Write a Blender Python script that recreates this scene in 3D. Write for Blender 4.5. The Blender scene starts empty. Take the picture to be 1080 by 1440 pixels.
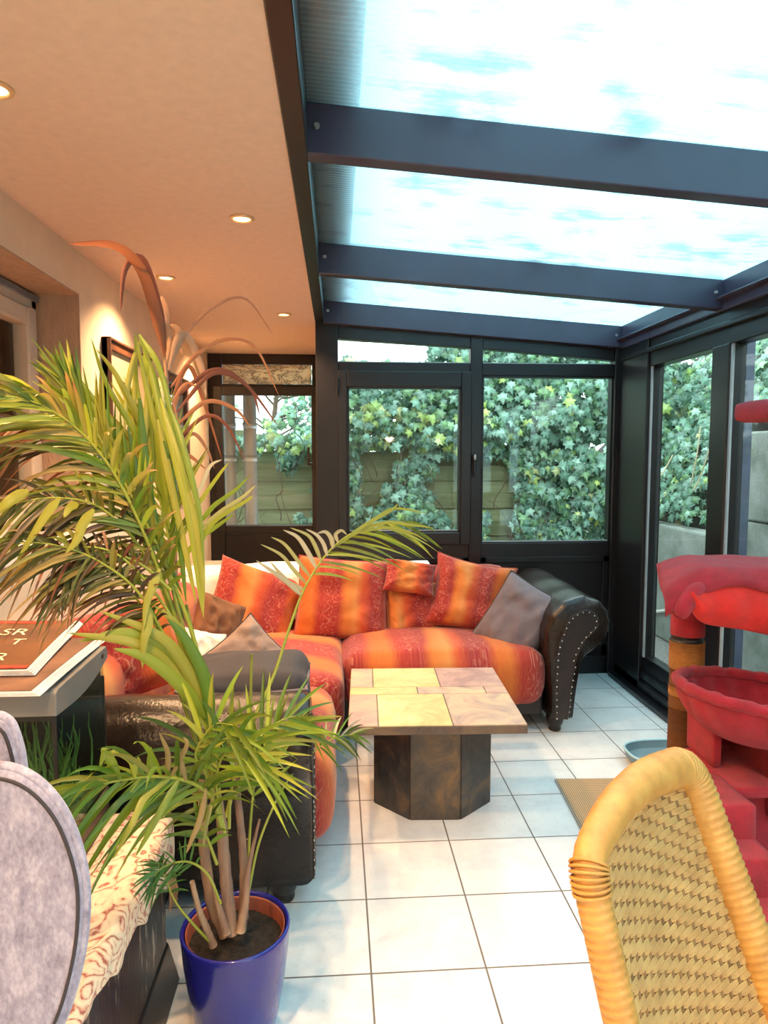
import bpy, math, random
from mathutils import Vector, Matrix, noise
random.seed(7)
S, Cc, PI = math.sin, math.cos, math.pi
scene = bpy.context.scene
COL = scene.collection

# ---------------------------------------------------------------- camera
F, TH, PS, H = 970.0, .0809, .0683, 1.4644
FW = Vector((S(PS)*Cc(TH), Cc(PS)*Cc(TH), -S(TH)))
RT = Vector((Cc(PS), -S(PS), 0))
UP = RT.cross(FW)
CAM = Vector((0, 0, H))
def U(px, py, x=None, y=None, z=None):
    """world point seen at photo pixel (px, py) on the plane x=, y= or z="""
    d = FW + RT*((px-540)/F) + UP*((720-py)/F)
    t = (x-CAM.x)/d.x if x is not None else (y-CAM.y)/d.y if y is not None else (z-CAM.z)/d.z
    return CAM + d*t
cam = bpy.data.cameras.new('camera'); co = bpy.data.objects.new('camera', cam); COL.objects.link(co)
cam.sensor_fit = 'VERTICAL'; cam.sensor_height = 36; cam.sensor_width = 27
cam.lens = F/1440*36; cam.clip_start = .02; cam.clip_end = 200
R3 = Matrix((RT, UP, -FW)).transposed()
co.matrix_world = Matrix.Translation(CAM) @ R3.to_4x4()
scene.camera = co

# ---------------------------------------------------------------- materials
def newmat(name):
    m = bpy.data.materials.new(name); m.use_nodes = True
    nt = m.node_tree; nt.nodes.clear()
    return m, nt
class N:
    def __init__(s, nt): s.nt = nt
    def __call__(s, typ, props=None, **inp):
        n = s.nt.nodes.new('ShaderNode'+typ)
        for k, v in (props or {}).items(): setattr(n, k, v)
        for k, v in inp.items():
            k = k.replace('_', ' ')
            sock = n.inputs[int(k[1:])] if k[0] == 'i' and k[1:].isdigit() else n.inputs[k]
            if hasattr(v, 'is_output'): s.nt.links.new(v, sock)
            else: sock.default_value = v
        return n
    def ramp(s, fac, stops, interp='LINEAR'):
        n = s.nt.nodes.new('ShaderNodeValToRGB'); cr = n.color_ramp; cr.interpolation = interp
        while len(cr.elements) > 1: cr.elements.remove(cr.elements[-1])
        cr.elements[0].position = stops[0][0]; cr.elements[0].color = rgba(stops[0][1])
        for p, c in stops[1:]:
            e = cr.elements.new(p); e.color = rgba(c)
        s.nt.links.new(fac, n.inputs[0]); return n.outputs[0]
    def math(s, op, a, b=None, c=None):
        n = s.nt.nodes.new('ShaderNodeMath'); n.operation = op
        for i, v in enumerate((a, b, c)):
            if v is None: continue
            if hasattr(v, 'is_output'): s.nt.links.new(v, n.inputs[i])
            else: n.inputs[i].default_value = v
        return n.outputs[0]
    def mix(s, f, a, b, mode='MIX'):
        n = s.nt.nodes.new('ShaderNodeMix'); n.data_type = 'RGBA'; n.blend_type = mode
        for k, v in ((0, f), (6, a), (7, b)):
            if hasattr(v, 'is_output'): s.nt.links.new(v, n.inputs[k])
            else: n.inputs[k].default_value = v if k == 0 else rgba(v)
        return n.outputs[2]
    def out(s, sh): s('OutputMaterial', Surface=sh)
def rgba(c): return (c[0], c[1], c[2], 1.0) if len(c) == 3 else tuple(c)
def coords(n, kind='Object', scale=(1, 1, 1), rot=(0, 0, 0)):
    tc = n('TexCoord').outputs[kind]
    return n('Mapping', Vector=tc, Scale=scale, Rotation=rot).outputs[0]
def simple(name, col, rough=.5, metal=0., var=.12, scale=8., bump=0., bscale=60., stretch=(1, 1, 1), coat=0., sheen=0., col2=None, spec=.5):
    """principled surface with noise-mottled colour and noise bump"""
    m, nt = newmat(name); n = N(nt)
    v = coords(n, 'Object', stretch)
    nz = n('TexNoise', Vector=v, Scale=scale, Detail=6., Roughness=.6).outputs[0]
    d = col2 or tuple(x*(1-var*2.2) for x in col)
    c = n.ramp(nz, [(.3, d), (.68, col)])
    kw = dict(Base_Color=c, Roughness=rough, Metallic=metal, Coat_Weight=coat, Sheen_Weight=sheen, Specular_IOR_Level=spec)
    if bump:
        b = n('TexNoise', Vector=v, Scale=bscale, Detail=4.).outputs[0]
        kw['Normal'] = n('Bump', Strength=bump, Distance=.01, Height=b).outputs[0]
    p = n('BsdfPrincipled', **kw); n.out(p.outputs[0]); return m
def emit(name, col, st):
    m, nt = newmat(name); n = N(nt); n.out(n('Emission', Color=rgba(col), Strength=st).outputs[0]); return m
def glassmat(name, tint=(.93, .97, .96), ior=1.45, gl=1.0):
    m, nt = newmat(name); n = N(nt)
    t = n('BsdfTransparent', Color=rgba(tint)).outputs[0]
    g = n('BsdfGlossy', Color=(1, 1, 1, 1), Roughness=.02).outputs[0]
    f = n.math('MULTIPLY', n('Fresnel', IOR=ior).outputs[0], n.math('MULTIPLY', n.math('SUBTRACT', 1., n('NewGeometry').outputs['Backfacing']), gl))
    n.out(n('MixShader', Fac=f, i1=t, i2=g).outputs[0]); return m

M = {}
M['frame'] = simple('dark_brown_aluminium', (.0105, .0085, .0100), .34, var=.1, scale=5, bump=.03, bscale=400)
M['rafter'] = simple('dark_rafter_paint', (.052, .048, .084), .30, var=.1, scale=5, bump=.03, bscale=400)
M['seal'] = simple('grey_rubber_seal', (.42, .45, .47), .5)
M['glass'] = glassmat('window_glass')
M['plaster'] = simple('cream_ceiling_plaster', (.74, .56, .44), .9, var=.04, scale=30, bump=.05, bscale=220)
M['wallpaint'] = simple('cream_wall_paint', (.80, .64, .48), .9, var=.05, scale=6, bump=.15, bscale=160)
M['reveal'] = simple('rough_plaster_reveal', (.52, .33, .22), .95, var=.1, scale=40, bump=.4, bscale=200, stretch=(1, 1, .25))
M['white'] = simple('white_lacquer', (.78, .75, .70), .4, var=.04)
M['whitepvc'] = simple('white_plastic_frame', (.66, .50, .38), .45, var=.06, stretch=(1, 1, .2), scale=20)
M['chrome'] = simple('brushed_chrome', (.7, .66, .6), .2, metal=1., var=.05)
M['warmchrome'] = simple('satin_nickel', (.85, .62, .36), .35, metal=.6, var=.05)
M['screw'] = simple('zinc_screw', (.75, .75, .75), .3, metal=1., var=.05)
M['lampglow'] = emit('halogen_glow', (1, .66, .28), 7.)
M['pipe'] = simple('zinc_downpipe', (.40, .40, .42), .45, metal=.2, var=.15, scale=5, stretch=(1, 1, .3))
M['concrete'] = simple('weathered_concrete', (.34, .36, .33), .9, var=.22, scale=5, bump=.5, bscale=60, col2=(.17, .19, .16))
M['soil'] = simple('dark_soil', (.028, .018, .012), .95, var=.3, scale=60, bump=1., bscale=120)
M['gravel'] = simple('gravel_ground', (.36, .34, .32), .95, var=.3, scale=70, bump=1., bscale=150, col2=(.12, .11, .10))
M['fence'] = simple('mossy_fence_wood', (.27, .27, .15), .85, var=.2, scale=4, bump=.4, bscale=60, stretch=(.3, 1, 4), col2=(.15, .17, .07))
M['stone'] = simple('pale_stone', (.46, .42, .36), .8, var=.15, scale=14, bump=.2)
M['bark'] = simple('twig_bark', (.12, .08, .05), .9, var=.2)
M['leather'] = simple('dark_brown_leather', (.022, .013, .010), .27, var=.25, scale=9, bump=.2, bscale=90, spec=.42)
M['leather2'] = simple('matt_brown_leatherette', (.030, .020, .019), .5, var=.2, scale=14, bump=.12, bscale=260)
M['nail'] = simple('brass_nail', (.62, .55, .46), .25, metal=1., var=.1)
M['footwood'] = simple('black_turned_wood', (.018, .013, .012), .35, var=.2)
M['blanket'] = simple('white_fleece', (.90, .88, .84), .95, var=.03, scale=20, bump=.3, bscale=90, sheen=.3)
M['greycush'] = simple('mauve_grey_suede', (.19, .150, .168), .85, var=.12, scale=7, bump=.12, bscale=160, sheen=.04)
M['darkcush'] = simple('charcoal_suede', (.040, .034, .043), .75, var=.2, scale=6, bump=.1, bscale=160, sheen=.04)
M['tancush'] = simple('beige_suede', (.32, .22, .18), .85, var=.12, scale=7, bump=.12, bscale=160, sheen=.04)
M['browncush'] = simple('brown_corduroy', (.24, .10, .045), .9, var=.2, scale=9, bump=.3, bscale=200)
M['whitecush'] = simple('white_cotton', (.85, .80, .70), .9, var=.05, scale=20, bump=.15)
M['plush'] = simple('crimson_plush', (.50, .012, .030), .95, var=.18, scale=16, bump=.7, bscale=420, sheen=.12)
M['plushred'] = simple('scarlet_plush', (.75, .02, .012), .9, var=.15, scale=12, bump=.4, bscale=300, sheen=.1)
M['black'] = simple('black_plastic', (.012, .011, .011), .4, var=.1)
M['bluepot'] = simple('cobalt_glaze', (.012, .014, .26), .22, var=.12, scale=5, bump=.04, bscale=40, coat=.4)
M['terracotta'] = simple('terracotta_liner', (.36, .085, .045), .6, var=.1)
M['trunk'] = simple('palm_stem', (.42, .27, .17), .7, var=.25, scale=9, bump=.3, bscale=50, stretch=(2, 2, .35), col2=(.13, .07, .06))
M['tray'] = simple('blue_grey_plastic', (.16, .25, .29), .45, var=.08)
M['trayrim'] = simple('pale_blue_plastic', (.42, .62, .68), .4, var=.05)
M['lid'] = simple('grey_plastic_lid', (.22, .21, .20), .45, var=.1, bump=.1, bscale=200)
M['darkwood'] = simple('dark_brown_wood', (.075, .035, .020), .45, var=.3, scale=6, stretch=(1, 1, 5))
M['framewood'] = simple('mahogany_frame', (.16, .06, .03), .4, var=.3, scale=8)
M['paper'] = simple('newsprint_edges', (.82, .82, .82), .8, var=.06, scale=60)
M['coverink'] = simple('brown_printed_cover', (.24, .10, .035), .35, var=.3, scale=5, col2=(.08, .035, .02))
M['inkred'] = simple('red_print', (.75, .07, .04), .5, var=.1)
M['inkcream'] = simple('cream_print', (.88, .84, .62), .5, var=.05)
M['water'] = glassmat('tank_water_glass', (.78, .88, .82), 1.33, .9)
M['waterplant'] = simple('aquarium_weed', (.20, .34, .07), .8, var=.3)
M['tankgravel'] = simple('tank_gravel', (.22, .22, .08), .9, var=.3, scale=80, bump=.6)
M['rock'] = simple('tank_rock', (.38, .33, .20), .8, var=.2, scale=12, bump=.4)
M['curtain'] = simple('brown_curtain', (.30, .19, .11), .9, var=.2, scale=12, stretch=(6, 6, .2))
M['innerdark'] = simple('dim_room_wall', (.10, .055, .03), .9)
M['canvas'] = simple('picture_canvas', (.62, .45, .22), .7, var=.3, scale=7, col2=(.35, .30, .22))
M['mirror'] = simple('mirror_glass', (.75, .72, .68), .05, metal=1., var=.02)
M['shade'] = simple('linen_shade', (.8, .7, .5), .9)

def m_floor():
    m, nt = newmat('white_floor_tiles'); n = N(nt)
    pos = n('NewGeometry').outputs['Position']; sx = n('SeparateXYZ', Vector=pos)
    T = .33
    ax = n.math('SUBTRACT', sx.outputs[0], .09); ay = n.math('SUBTRACT', sx.outputs[1], 1.8437)
    dx = n.math('PINGPONG', ax, T/2); dy = n.math('PINGPONG', ay, T/2)
    d = n.math('MINIMUM', dx, dy)
    g = n.math('LESS_THAN', d, .0028)
    fx = n.math('FLOOR', n.math('DIVIDE', ax, T)); fy = n.math('FLOOR', n.math('DIVIDE', ay, T))
    cell = n('CombineXYZ', X=fx, Y=fy).outputs[0]
    wn = n('TexWhiteNoise', Vector=cell).outputs['Value']
    nz = n('TexNoise', Vector=pos, Scale=7., Detail=9., Roughness=.7).outputs[0]
    spots = n('TexNoise', Vector=pos, Scale=60., Detail=3.).outputs[0]
    c = n.ramp(nz, [(.25, (.68, .63, .64)), (.5, (.79, .77, .76)), (.7, (.86, .85, .83))])
    c = n.mix(n.math('MULTIPLY', n.math('GREATER_THAN', spots, .66), .25), c, (.52, .44, .45))
    c = n.mix(n.math('MULTIPLY', wn, .12), c, (.66, .64, .66))
    c = n.mix(g, c, (.16, .13, .11))
    h = n.math('SUBTRACT', 1., g)
    b = n('Bump', Strength=.35, Distance=.004, Height=h).outputs[0]
    r = n.math('ADD', n.math('MULTIPLY', g, .5), .26)
    n.out(n('BsdfPrincipled', Base_Color=c, Roughness=r, Normal=b).outputs[0]); return m
M['floor'] = m_floor()

def m_poly():
    m, nt = newmat('polycarbonate_sheet'); n = N(nt)
    pos = n('NewGeometry').outputs['Position']; sy = n('SeparateXYZ', Vector=pos)
    rib = n.math('PINGPONG', sy.outputs[1], .010)
    ribm = n.ramp(n.math('DIVIDE', rib, .010), [(.0, (1, 1, 1)), (.22, (.25, .25, .25)), (1., (0, 0, 0))])
    dirt = n('TexNoise', Vector=n('Mapping', Vector=pos, Scale=(1.6, 3.2, 1.)).outputs[0], Scale=3.2, Detail=5., Roughness=.62).outputs[0]
    dm = n.ramp(dirt, [(.56, (0, 0, 0)), (.67, (1, 1, 1))])
    tint = n.mix(n.math('MULTIPLY', dm, .55), (.50, .72, .76), (.06, .09, .13))
    tr = n('BsdfTransparent', Color=tint).outputs[0]
    tl = n('BsdfTranslucent', Color=(.66, .84, .90, 1)).outputs[0]
    df = n('BsdfDiffuse', Color=(.5, .5, .5, 1)).outputs[0]
    gl = n('BsdfGlossy', Color=(1, 1, 1, 1), Roughness=.18).outputs[0]
    tl = n('BsdfTranslucent', Color=n.mix(n.math('MULTIPLY', dm, .35), (.66, .84, .90), (.16, .20, .26))).outputs[0]
    a = n('MixShader', Fac=n.math('ADD', n.math('MULTIPLY', ribm, .45), .38), i1=tr, i2=tl).outputs[0]
    b = n('MixShader', Fac=.13, i1=a, i2=df).outputs[0]
    c = n('MixShader', Fac=n.math('MULTIPLY', n('Fresnel', IOR=1.4).outputs[0], n.math('MULTIPLY', n.math('SUBTRACT', 1., n('NewGeometry').outputs['Backfacing']), .7)), i1=b, i2=gl).outputs[0]
    n.out(c); return m
M['poly'] = m_poly()

def m_stripe(name, seedv=0., freq=1., sat=1.):
    """woven chenille: bands of orange, scarlet, amber and crimson along U, pale ornaments on the red bands"""
    m, nt = newmat(name); n = N(nt)
    uv = n('TexCoord').outputs['UV']
    wob = n('TexNoise', Vector=uv, Scale=3.5, Detail=3.).outputs[0]
    su = n('SeparateXYZ', Vector=uv)
    u = n.math('ADD', n.math('MULTIPLY', su.outputs[0], freq), n.math('MULTIPLY', n.math('SUBTRACT', wob, .5), .12))
    u = n.math('FRACT', n.math('ADD', u, seedv))
    c = n.ramp(u, [(0, (.78, .17, .015)), (.12, (.80, .20, .02)), (.2, (.50, .022, .014)), (.42, (.42, .012, .020)), (.5, (.82, .24, .03)), (.60, (.85, .34, .08)),
                   (.68, (.72, .10, .02)), (.78, (.36, .010, .024)), (.92, (.42, .018, .022)), (1., (.78, .17, .015))])
    # woven thread variation
    thr = n('TexNoise', Vector=n('Mapping', Vector=uv, Scale=(90, 14, 1)).outputs[0], Scale=1.6, Detail=3.).outputs[0]
    c = n.mix(n.math('MULTIPLY', n.math('SUBTRACT', thr, .44), .9), c, (.95, .42, .10))
    # ornament: rings of a cell pattern, only on the crimson bands
    vor = n('TexVoronoi', Vector=n('Mapping', Vector=uv, Scale=(11, 11, 1)).outputs[0], Scale=1., Randomness=.35).outputs['Distance']
    ring = n.math('MULTIPLY', n.math('GREATER_THAN', n.math('PINGPONG', n.math('MULTIPLY', vor, 3.), .5), .36), 1.)
    band = n.ramp(u, [(.22, (0, 0, 0)), (.27, (1, 1, 1)), (.38, (1, 1, 1)), (.43, (0, 0, 0)), (.77, (0, 0, 0)), (.81, (1, 1, 1)), (.9, (1, 1, 1)), (.95, (0, 0, 0))])
    brk = n.ramp(n('TexNoise', Vector=uv, Scale=22., Detail=4.).outputs[0], [(.42, (0, 0, 0)), (.6, (1, 1, 1))])
    c = n.mix(n.math('MULTIPLY', n.math('MULTIPLY', n.math('MULTIPLY', ring, brk), band), .42), c, (.92, .50, .33))
    fine = n('TexNoise', Vector=uv, Scale=160., Detail=2.).outputs[0]
    b = n('Bump', Strength=.35, Distance=.004, Height=fine).outputs[0]
    c = n.mix(1., c, (.70, .62, .62), 'MULTIPLY')
    n.out(n('BsdfPrincipled', Base_Color=c, Roughness=.85, Sheen_Weight=.2, Normal=b).outputs[0]); return m
for i, sv in enumerate((0., .18, .45, .72)): M['stripe%d' % i] = m_stripe('striped_chenille', sv)
M['stripeseat'] = m_stripe('striped_chenille_seat', .42, 1.0)

def m_sisal(name, c1, c2, fr=170):
    m, nt = newmat(name); n = N(nt)
    v = coords(n, 'Object')
    z = n('SeparateXYZ', Vector=v).outputs[2]
    w = n.math('PINGPONG', z, .5/fr); w = n.math('MULTIPLY', w, fr*2)
    nz = n('TexNoise', Vector=v, Scale=70., Detail=4.).outputs[0]
    c = n.mix(n.math('ADD', n.math('MULTIPLY', w, .5), n.math('MULTIPLY', nz, .5)), c2, c1)
    b = n('Bump', Strength=.8, Distance=.004, Height=w).outputs[0]
    n.out(n('BsdfPrincipled', Base_Color=c, Roughness=.9, Normal=b).outputs[0]); return m
M['sisal'] = m_sisal('orange_sisal_rope', (.62, .26, .05), (.30, .10, .02))
M['sisalbrown'] = m_sisal('brown_sisal_rope', (.34, .12, .02), (.12, .035, .01))
M['wicker'] = simple('honey_rattan', (.66, .36, .095), .45, var=.16, scale=18, bump=.1, bscale=90, col2=(.48, .22, .05))
M['wickerpale'] = simple('pale_rattan_strand', (.66, .40, .15), .5, var=.15, scale=25, col2=(.48, .26, .09))
M['stake'] = simple('brown_rattan_stake', (.36, .19, .07), .6, var=.2, scale=20)

def m_mat():
    m, nt = newmat('ribbed_beige_matting'); n = N(nt)
    v = n('SeparateXYZ', Vector=n('TexCoord').outputs['UV'])
    a = n.math('MULTIPLY', n.math('PINGPONG', v.outputs[0], .0045), 222.); b = n.math('MULTIPLY', n.math('PINGPONG', v.outputs[1], .0045), 222.)
    k = n.math('MULTIPLY', a, b)
    c = n.ramp(k, [(.02, (.24, .13, .06)), (.25, (.47, .30, .16)), (.7, (.66, .48, .30))])
    n.out(n('BsdfPrincipled', Base_Color=c, Roughness=.9, Normal=n('Bump', Strength=.6, Distance=.003, Height=k).outputs[0]).outputs[0]); return m
M['matting'] = m_mat()
def m_felt():
    m, nt = newmat('mottled_grey_felt'); n = N(nt)
    v = coords(n, 'Object', (1, 1, .55), (0, .6, 0))
    a = n('TexNoise', Vector=v, Scale=45., Detail=8., Roughness=.75).outputs[0]
    b = n('TexNoise', Vector=v, Scale=190., Detail=3.).outputs[0]
    c = n.ramp(n.math('ADD', n.math('MULTIPLY', a, .7), n.math('MULTIPLY', b, .3)), [(.32, (.15, .145, .22)), (.5, (.30, .29, .40)), (.68, (.48, .46, .58))])
    n.out(n('BsdfPrincipled', Base_Color=c, Roughness=.95, Sheen_Weight=.3, Normal=n('Bump', Strength=.35, Distance=.004, Height=b).outputs[0]).outputs[0]); return m
M['felt'] = m_felt()
def m_runner():
    m, nt = newmat('paisley_runner'); n = N(nt)
    v = coords(n, 'UV')
    d = n('TexNoise', Vector=v, Scale=9., Detail=2.).outputs['Color']
    vv = n('MixRGB', dict(blend_type='ADD'), Fac=.16, Color1=v, Color2=d).outputs[0]
    vo = n('TexVoronoi', Vector=vv, Scale=15., Randomness=.8).outputs['Distance']
    r = n.math('PINGPONG', n.math('MULTIPLY', vo, 3.0), .5)
    nz = n('TexNoise', Vector=v, Scale=60., Detail=8.).outputs[0]
    k = n.math('ADD', n.math('MULTIPLY', r, 1.2), n.math('MULTIPLY', nz, .75))
    c = n.ramp(k, [(.38, (.36, .09, .06)), (.48, (.62, .32, .22)), (.60, (.70, .50, .34)), (.9, (.78, .62, .44))])
    n.out(n('BsdfPrincipled', Base_Color=c, Roughness=.8, Sheen_Weight=.2).outputs[0]); return m
M['runner'] = m_runner()
M['fringe'] = simple('tan_fringe', (.60, .34, .18), .9, var=.2, scale=40)
def m_chest():
    m, nt = newmat('carved_black_wood'); n = N(nt)
    v = coords(n, 'Object', (1, 12, 2.2))
    a = n('TexNoise', Vector=v, Scale=3.4, Detail=5., Roughness=.7).outputs[0]
    g = n('TexNoise', Vector=coords(n, 'Object', (1, 1, .3)), Scale=6., Detail=3.).outputs[0]
    c = n.ramp(a, [(.46, (.014, .009, .008)), (.55, (.030, .019, .015)), (.61, (.46, .34, .24))])
    c = n.mix(n.ramp(g, [(.45, (0, 0, 0)), (.6, (1, 1, 1))]), c, (.022, .006, .006))
    n.out(n('BsdfPrincipled', Base_Color=c, Roughness=.4, Normal=n('Bump', Strength=.5, Distance=.006, Height=a).outputs[0]).outputs[0]); return m
M['chest'] = m_chest()
def m_slate(name, a, b, c3):
    m, nt = newmat(name); n = N(nt)
    v = coords(n, 'Object')
    x = n('TexNoise', Vector=v, Scale=6., Detail=9., Roughness=.68, Distortion=.8).outputs[0]
    f = n('TexNoise', Vector=v, Scale=40., Detail=5.).outputs[0]
    c = n.ramp(x, [(.3, a), (.5, b), (.68, c3)])
    n.out(n('BsdfPrincipled', Base_Color=c, Roughness=.42, Normal=n('Bump', Strength=.35, Distance=.004, Height=f).outputs[0]).outputs[0]); return m
M['slate_yellow'] = m_slate('yellow_slate', (.40, .28, .10), (.58, .45, .18), (.66, .56, .28))
M['slate_pink'] = m_slate('rose_slate', (.24, .13, .12), (.44, .26, .21), (.52, .35, .22))
M['slate_mix'] = m_slate('beige_slate', (.24, .17, .16), (.48, .32, .22), (.60, .45, .26))
M['slate_dark'] = m_slate('dark_slate', (.020, .018, .019), (.050, .042, .038), (.19, .10, .035))
M['slate_brown'] = m_slate('brown_slate', (.03, .027, .026), (.085, .062, .042), (.22, .115, .04))
M['slate_rim'] = m_slate('slate_edge', (.05, .03, .024), (.12, .075, .05), (.20, .12, .06))
M['grout'] = simple('dark_grout', (.10, .06, .04), .8)
def m_leaf(name, rough=.4, trans=.35):
    m, nt = newmat(name); n = N(nt)
    c = n('Attribute', dict(attribute_name='Col')).outputs['Color']
    p = n('BsdfPrincipled', Base_Color=c, Roughness=rough).outputs[0]
    t = n('BsdfTranslucent', Color=c).outputs[0]
    n.out(n('MixShader', Fac=trans, i1=p, i2=t).outputs[0]); return m
M['leaf'] = m_leaf('palm_leaf'); M['dry'] = m_leaf('dry_palm_leaf', .7, .2); M['ivy'] = m_leaf('ivy_leaf', .35, .12)
def m_marble():
    m, nt = newmat('marbled_blind_fabric'); n = N(nt)
    v = coords(n, 'Object', (1, 1, 2))
    a = n('TexNoise', Vector=v, Scale=7., Detail=8., Roughness=.7, Distortion=1.2).outputs[0]
    k = n.math('ABSOLUTE', n.math('SUBTRACT', a, .5))
    c = n.ramp(k, [(0, (.16, .12, .10)), (.018, (.55, .42, .30)), (.045, (.92, .78, .58))])
    p = n('BsdfDiffuse', Color=c).outputs[0]; t = n('BsdfTranslucent', Color=c).outputs[0]
    n.out(n('MixShader', Fac=.5, i1=p, i2=t).outputs[0]); return m
M['marble'] = m_marble()

# ---------------------------------------------------------------- geometry helpers
class G:
    def __init__(s): s.v = []; s.f = []; s.uv = []; s.mi = []; s.col = []
    def add(s, vs, fs, uvs=None, mi=0, cols=None):
        o = len(s.v); s.v += [Vector(p) for p in vs]
        s.uv += list(uvs) if uvs else [(0, 0)]*len(vs)
        s.col += list(cols) if cols else [(1, 1, 1)]*len(vs)
        for k, f in enumerate(fs): s.f.append(tuple(i+o for i in f)); s.mi.append(mi)
        return s
    def box(s, x0, x1, y0, y1, z0, z1, mi=0, mat=None):
        vs = [Vector((x, y, z)) for x in (x0, x1) for y in (y0, y1) for z in (z0, z1)]
        if mat: vs = [mat @ p for p in vs]
        fs = [(0, 1, 3, 2), (4, 6, 7, 5), (0, 4, 5, 1), (2, 3, 7, 6), (0, 2, 6, 4), (1, 5, 7, 3)]
        return s.add(vs, fs, mi=mi)
    def hexa(s, p8, mi=0):   # bottom four (ccw from above) then top four
        return s.add(p8, [(3, 2, 1, 0), (4, 5, 6, 7), (0, 1, 5, 4), (1, 2, 6, 5), (2, 3, 7, 6), (3, 0, 4, 7)], mi=mi)
    def tube(s, pts, rad, n=8, closed=False, cap=True, mi=0, cols=None, flat=1., ref=None):
        pts = [Vector(p) for p in pts]; L = len(pts)
        rs = rad if hasattr(rad, '__len__') else [rad]*L
        prev = None; rings = []
        for i, p in enumerate(pts):
            a = pts[(i-1) % L] if (closed or i) else p; b = pts[(i+1) % L] if (closed or i < L-1) else p
            t = (b-a).normalized()
            if prev is None:
                r0 = ref or (Vector((0, 0, 1)) if abs(t.z) < .9 else Vector((1, 0, 0)))
                u = (r0 - t*r0.dot(t)).normalized()
            else:
                u = prev - t*prev.dot(t); u = u.normalized() if u.length > 1e-6 else prev
            prev = u; w = t.cross(u)
            rings.append([p + (u*Cc(2*PI*k/n) + w*S(2*PI*k/n)*flat)*rs[i] for k in range(n)])
        vs = [q for r in rings for q in r]; fs = []
        for i in range(L if closed else L-1):
            j = (i+1) % L
            for k in range(n): fs.append((i*n+k, j*n+k, j*n+(k+1) % n, i*n+(k+1) % n))
        if cap and not closed: fs += [tuple(range(n-1, -1, -1)), tuple((L-1)*n+k for k in range(n))]
        cc = [c for c in cols for k in range(n)] if cols else None
        uv = [(k/n, i/max(1, L-1)) for i in range(L) for k in range(n)]
        return s.add(vs, fs, uv, mi, cc)
    def lathe(s, prof, c=(0, 0, 0), n=32, mi=0, sx=1., sy=1., wob=None, cap=True):
        c = Vector(c); vs = []; fs = []
        for r, z in prof:
            for k in range(n):
                a = 2*PI*k/n; q = r*(1+(wob(a, z) if wob else 0))
                vs.append(c + Vector((q*Cc(a)*sx, q*S(a)*sy, z)))
        for i in range(len(prof)-1):
            for k in range(n): fs.append((i*n+k, i*n+(k+1) % n, (i+1)*n+(k+1) % n, (i+1)*n+k))
        if cap and prof[0][0] > 1e-5: fs.append(tuple(range(n-1, -1, -1)))
        if cap and prof[-1][0] > 1e-5: fs.append(tuple((len(prof)-1)*n+k for k in range(n)))
        return s.add(vs, fs, mi=mi)
    def grid(s, fn, nu, nv, mi=0, flip=False, uvf=None, cols=None):
        vs = [fn(i/nu, j/nv) for j in range(nv+1) for i in range(nu+1)]
        uv = [(uvf(i/nu, j/nv) if uvf else (i/nu, j/nv)) for j in range(nv+1) for i in range(nu+1)]
        fs = []
        for j in range(nv):
            for i in range(nu):
                a = j*(nu+1)+i; q = (a, a+1, a+nu+2, a+nu+1); fs.append(q[::-1] if flip else q)
        return s.add(vs, fs, uv, mi, [cols]*len(vs) if cols else None)
    def prism(s, poly, tf, depth, mi=0):   # poly of 2-D points; tf(a, b, t) -> world, t in {0, depth}
        n = len(poly)
        vs = [tf(a, b, 0) for a, b in poly]+[tf(a, b, depth) for a, b in poly]
        fs = [tuple(range(n)), tuple(range(2*n-1, n-1, -1))]+[(i, i+n, (i+1) % n+n, (i+1) % n) for i in range(n)]
        return s.add(vs, fs, mi=mi)
    def build(s, name, mat, parent=None, smooth=False, bevel=0., base=None, solid=0., weld=0., sub=0, ang=None):
        if parent is not None:
            L = Vector(); q = parent
            while q: L += q.location; q = q.parent
        else:
            xs = [p.x for p in s.v]; ys = [p.y for p in s.v]
            L = Vector(base) if base else Vector(((min(xs)+max(xs))/2, (min(ys)+max(ys))/2, min(p.z for p in s.v)))
        me = bpy.data.meshes.new(name)
        me.from_pydata([p-L for p in s.v], [], s.f)
        mats = mat if isinstance(mat, (list, tuple)) else [mat]
        for m in mats: me.materials.append(m)
        if len(mats) > 1: me.polygons.foreach_set('material_index', s.mi)
        if any(u != (0, 0) for u in s.uv):
            ul = me.uv_layers.new(name='UVMap'); flat = []
            for l in me.loops: flat += s.uv[l.vertex_index]
            ul.data.foreach_set('uv', flat)
        if any(c != (1, 1, 1) for c in s.col):
            ca = me.color_attributes.new('Col', 'FLOAT_COLOR', 'POINT'); flat = []
            for c in s.col: flat += (c[0], c[1], c[2], 1.)
            ca.data.foreach_set('color', flat)
        if smooth: me.polygons.foreach_set('use_smooth', [True]*len(me.polygons))
        me.validate(); me.update()
        o = bpy.data.objects.new(name, me); COL.objects.link(o)
        if parent is not None: o.parent = parent
        else: o.location = L
        if weld:
            w = o.modifiers.new('weld', 'WELD'); w.merge_threshold = weld
        if solid:
            w = o.modifiers.new('solid', 'SOLIDIFY'); w.thickness = solid; w.offset = 0
        if bevel:
            b = o.modifiers.new('bevel', 'BEVEL'); b.width = bevel; b.segments = 2; b.limit_method = 'ANGLE'; b.angle_limit = .6
        if sub:
            b = o.modifiers.new('sub', 'SUBSURF'); b.levels = sub; b.render_levels = sub
        return o
def tag(o, label, cat=None, group=None, kind=None):
    if label: o['label'] = label
    if cat: o['category'] = cat
    if group: o['group'] = group
    if kind: o['kind'] = kind
    return o
def empty(name, loc, label, cat, group=None, kind=None):
    o = bpy.data.objects.new(name, None); o.empty_display_size = .05; o.location = loc; COL.objects.link(o)
    return tag(o, label, cat, group, kind)
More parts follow.
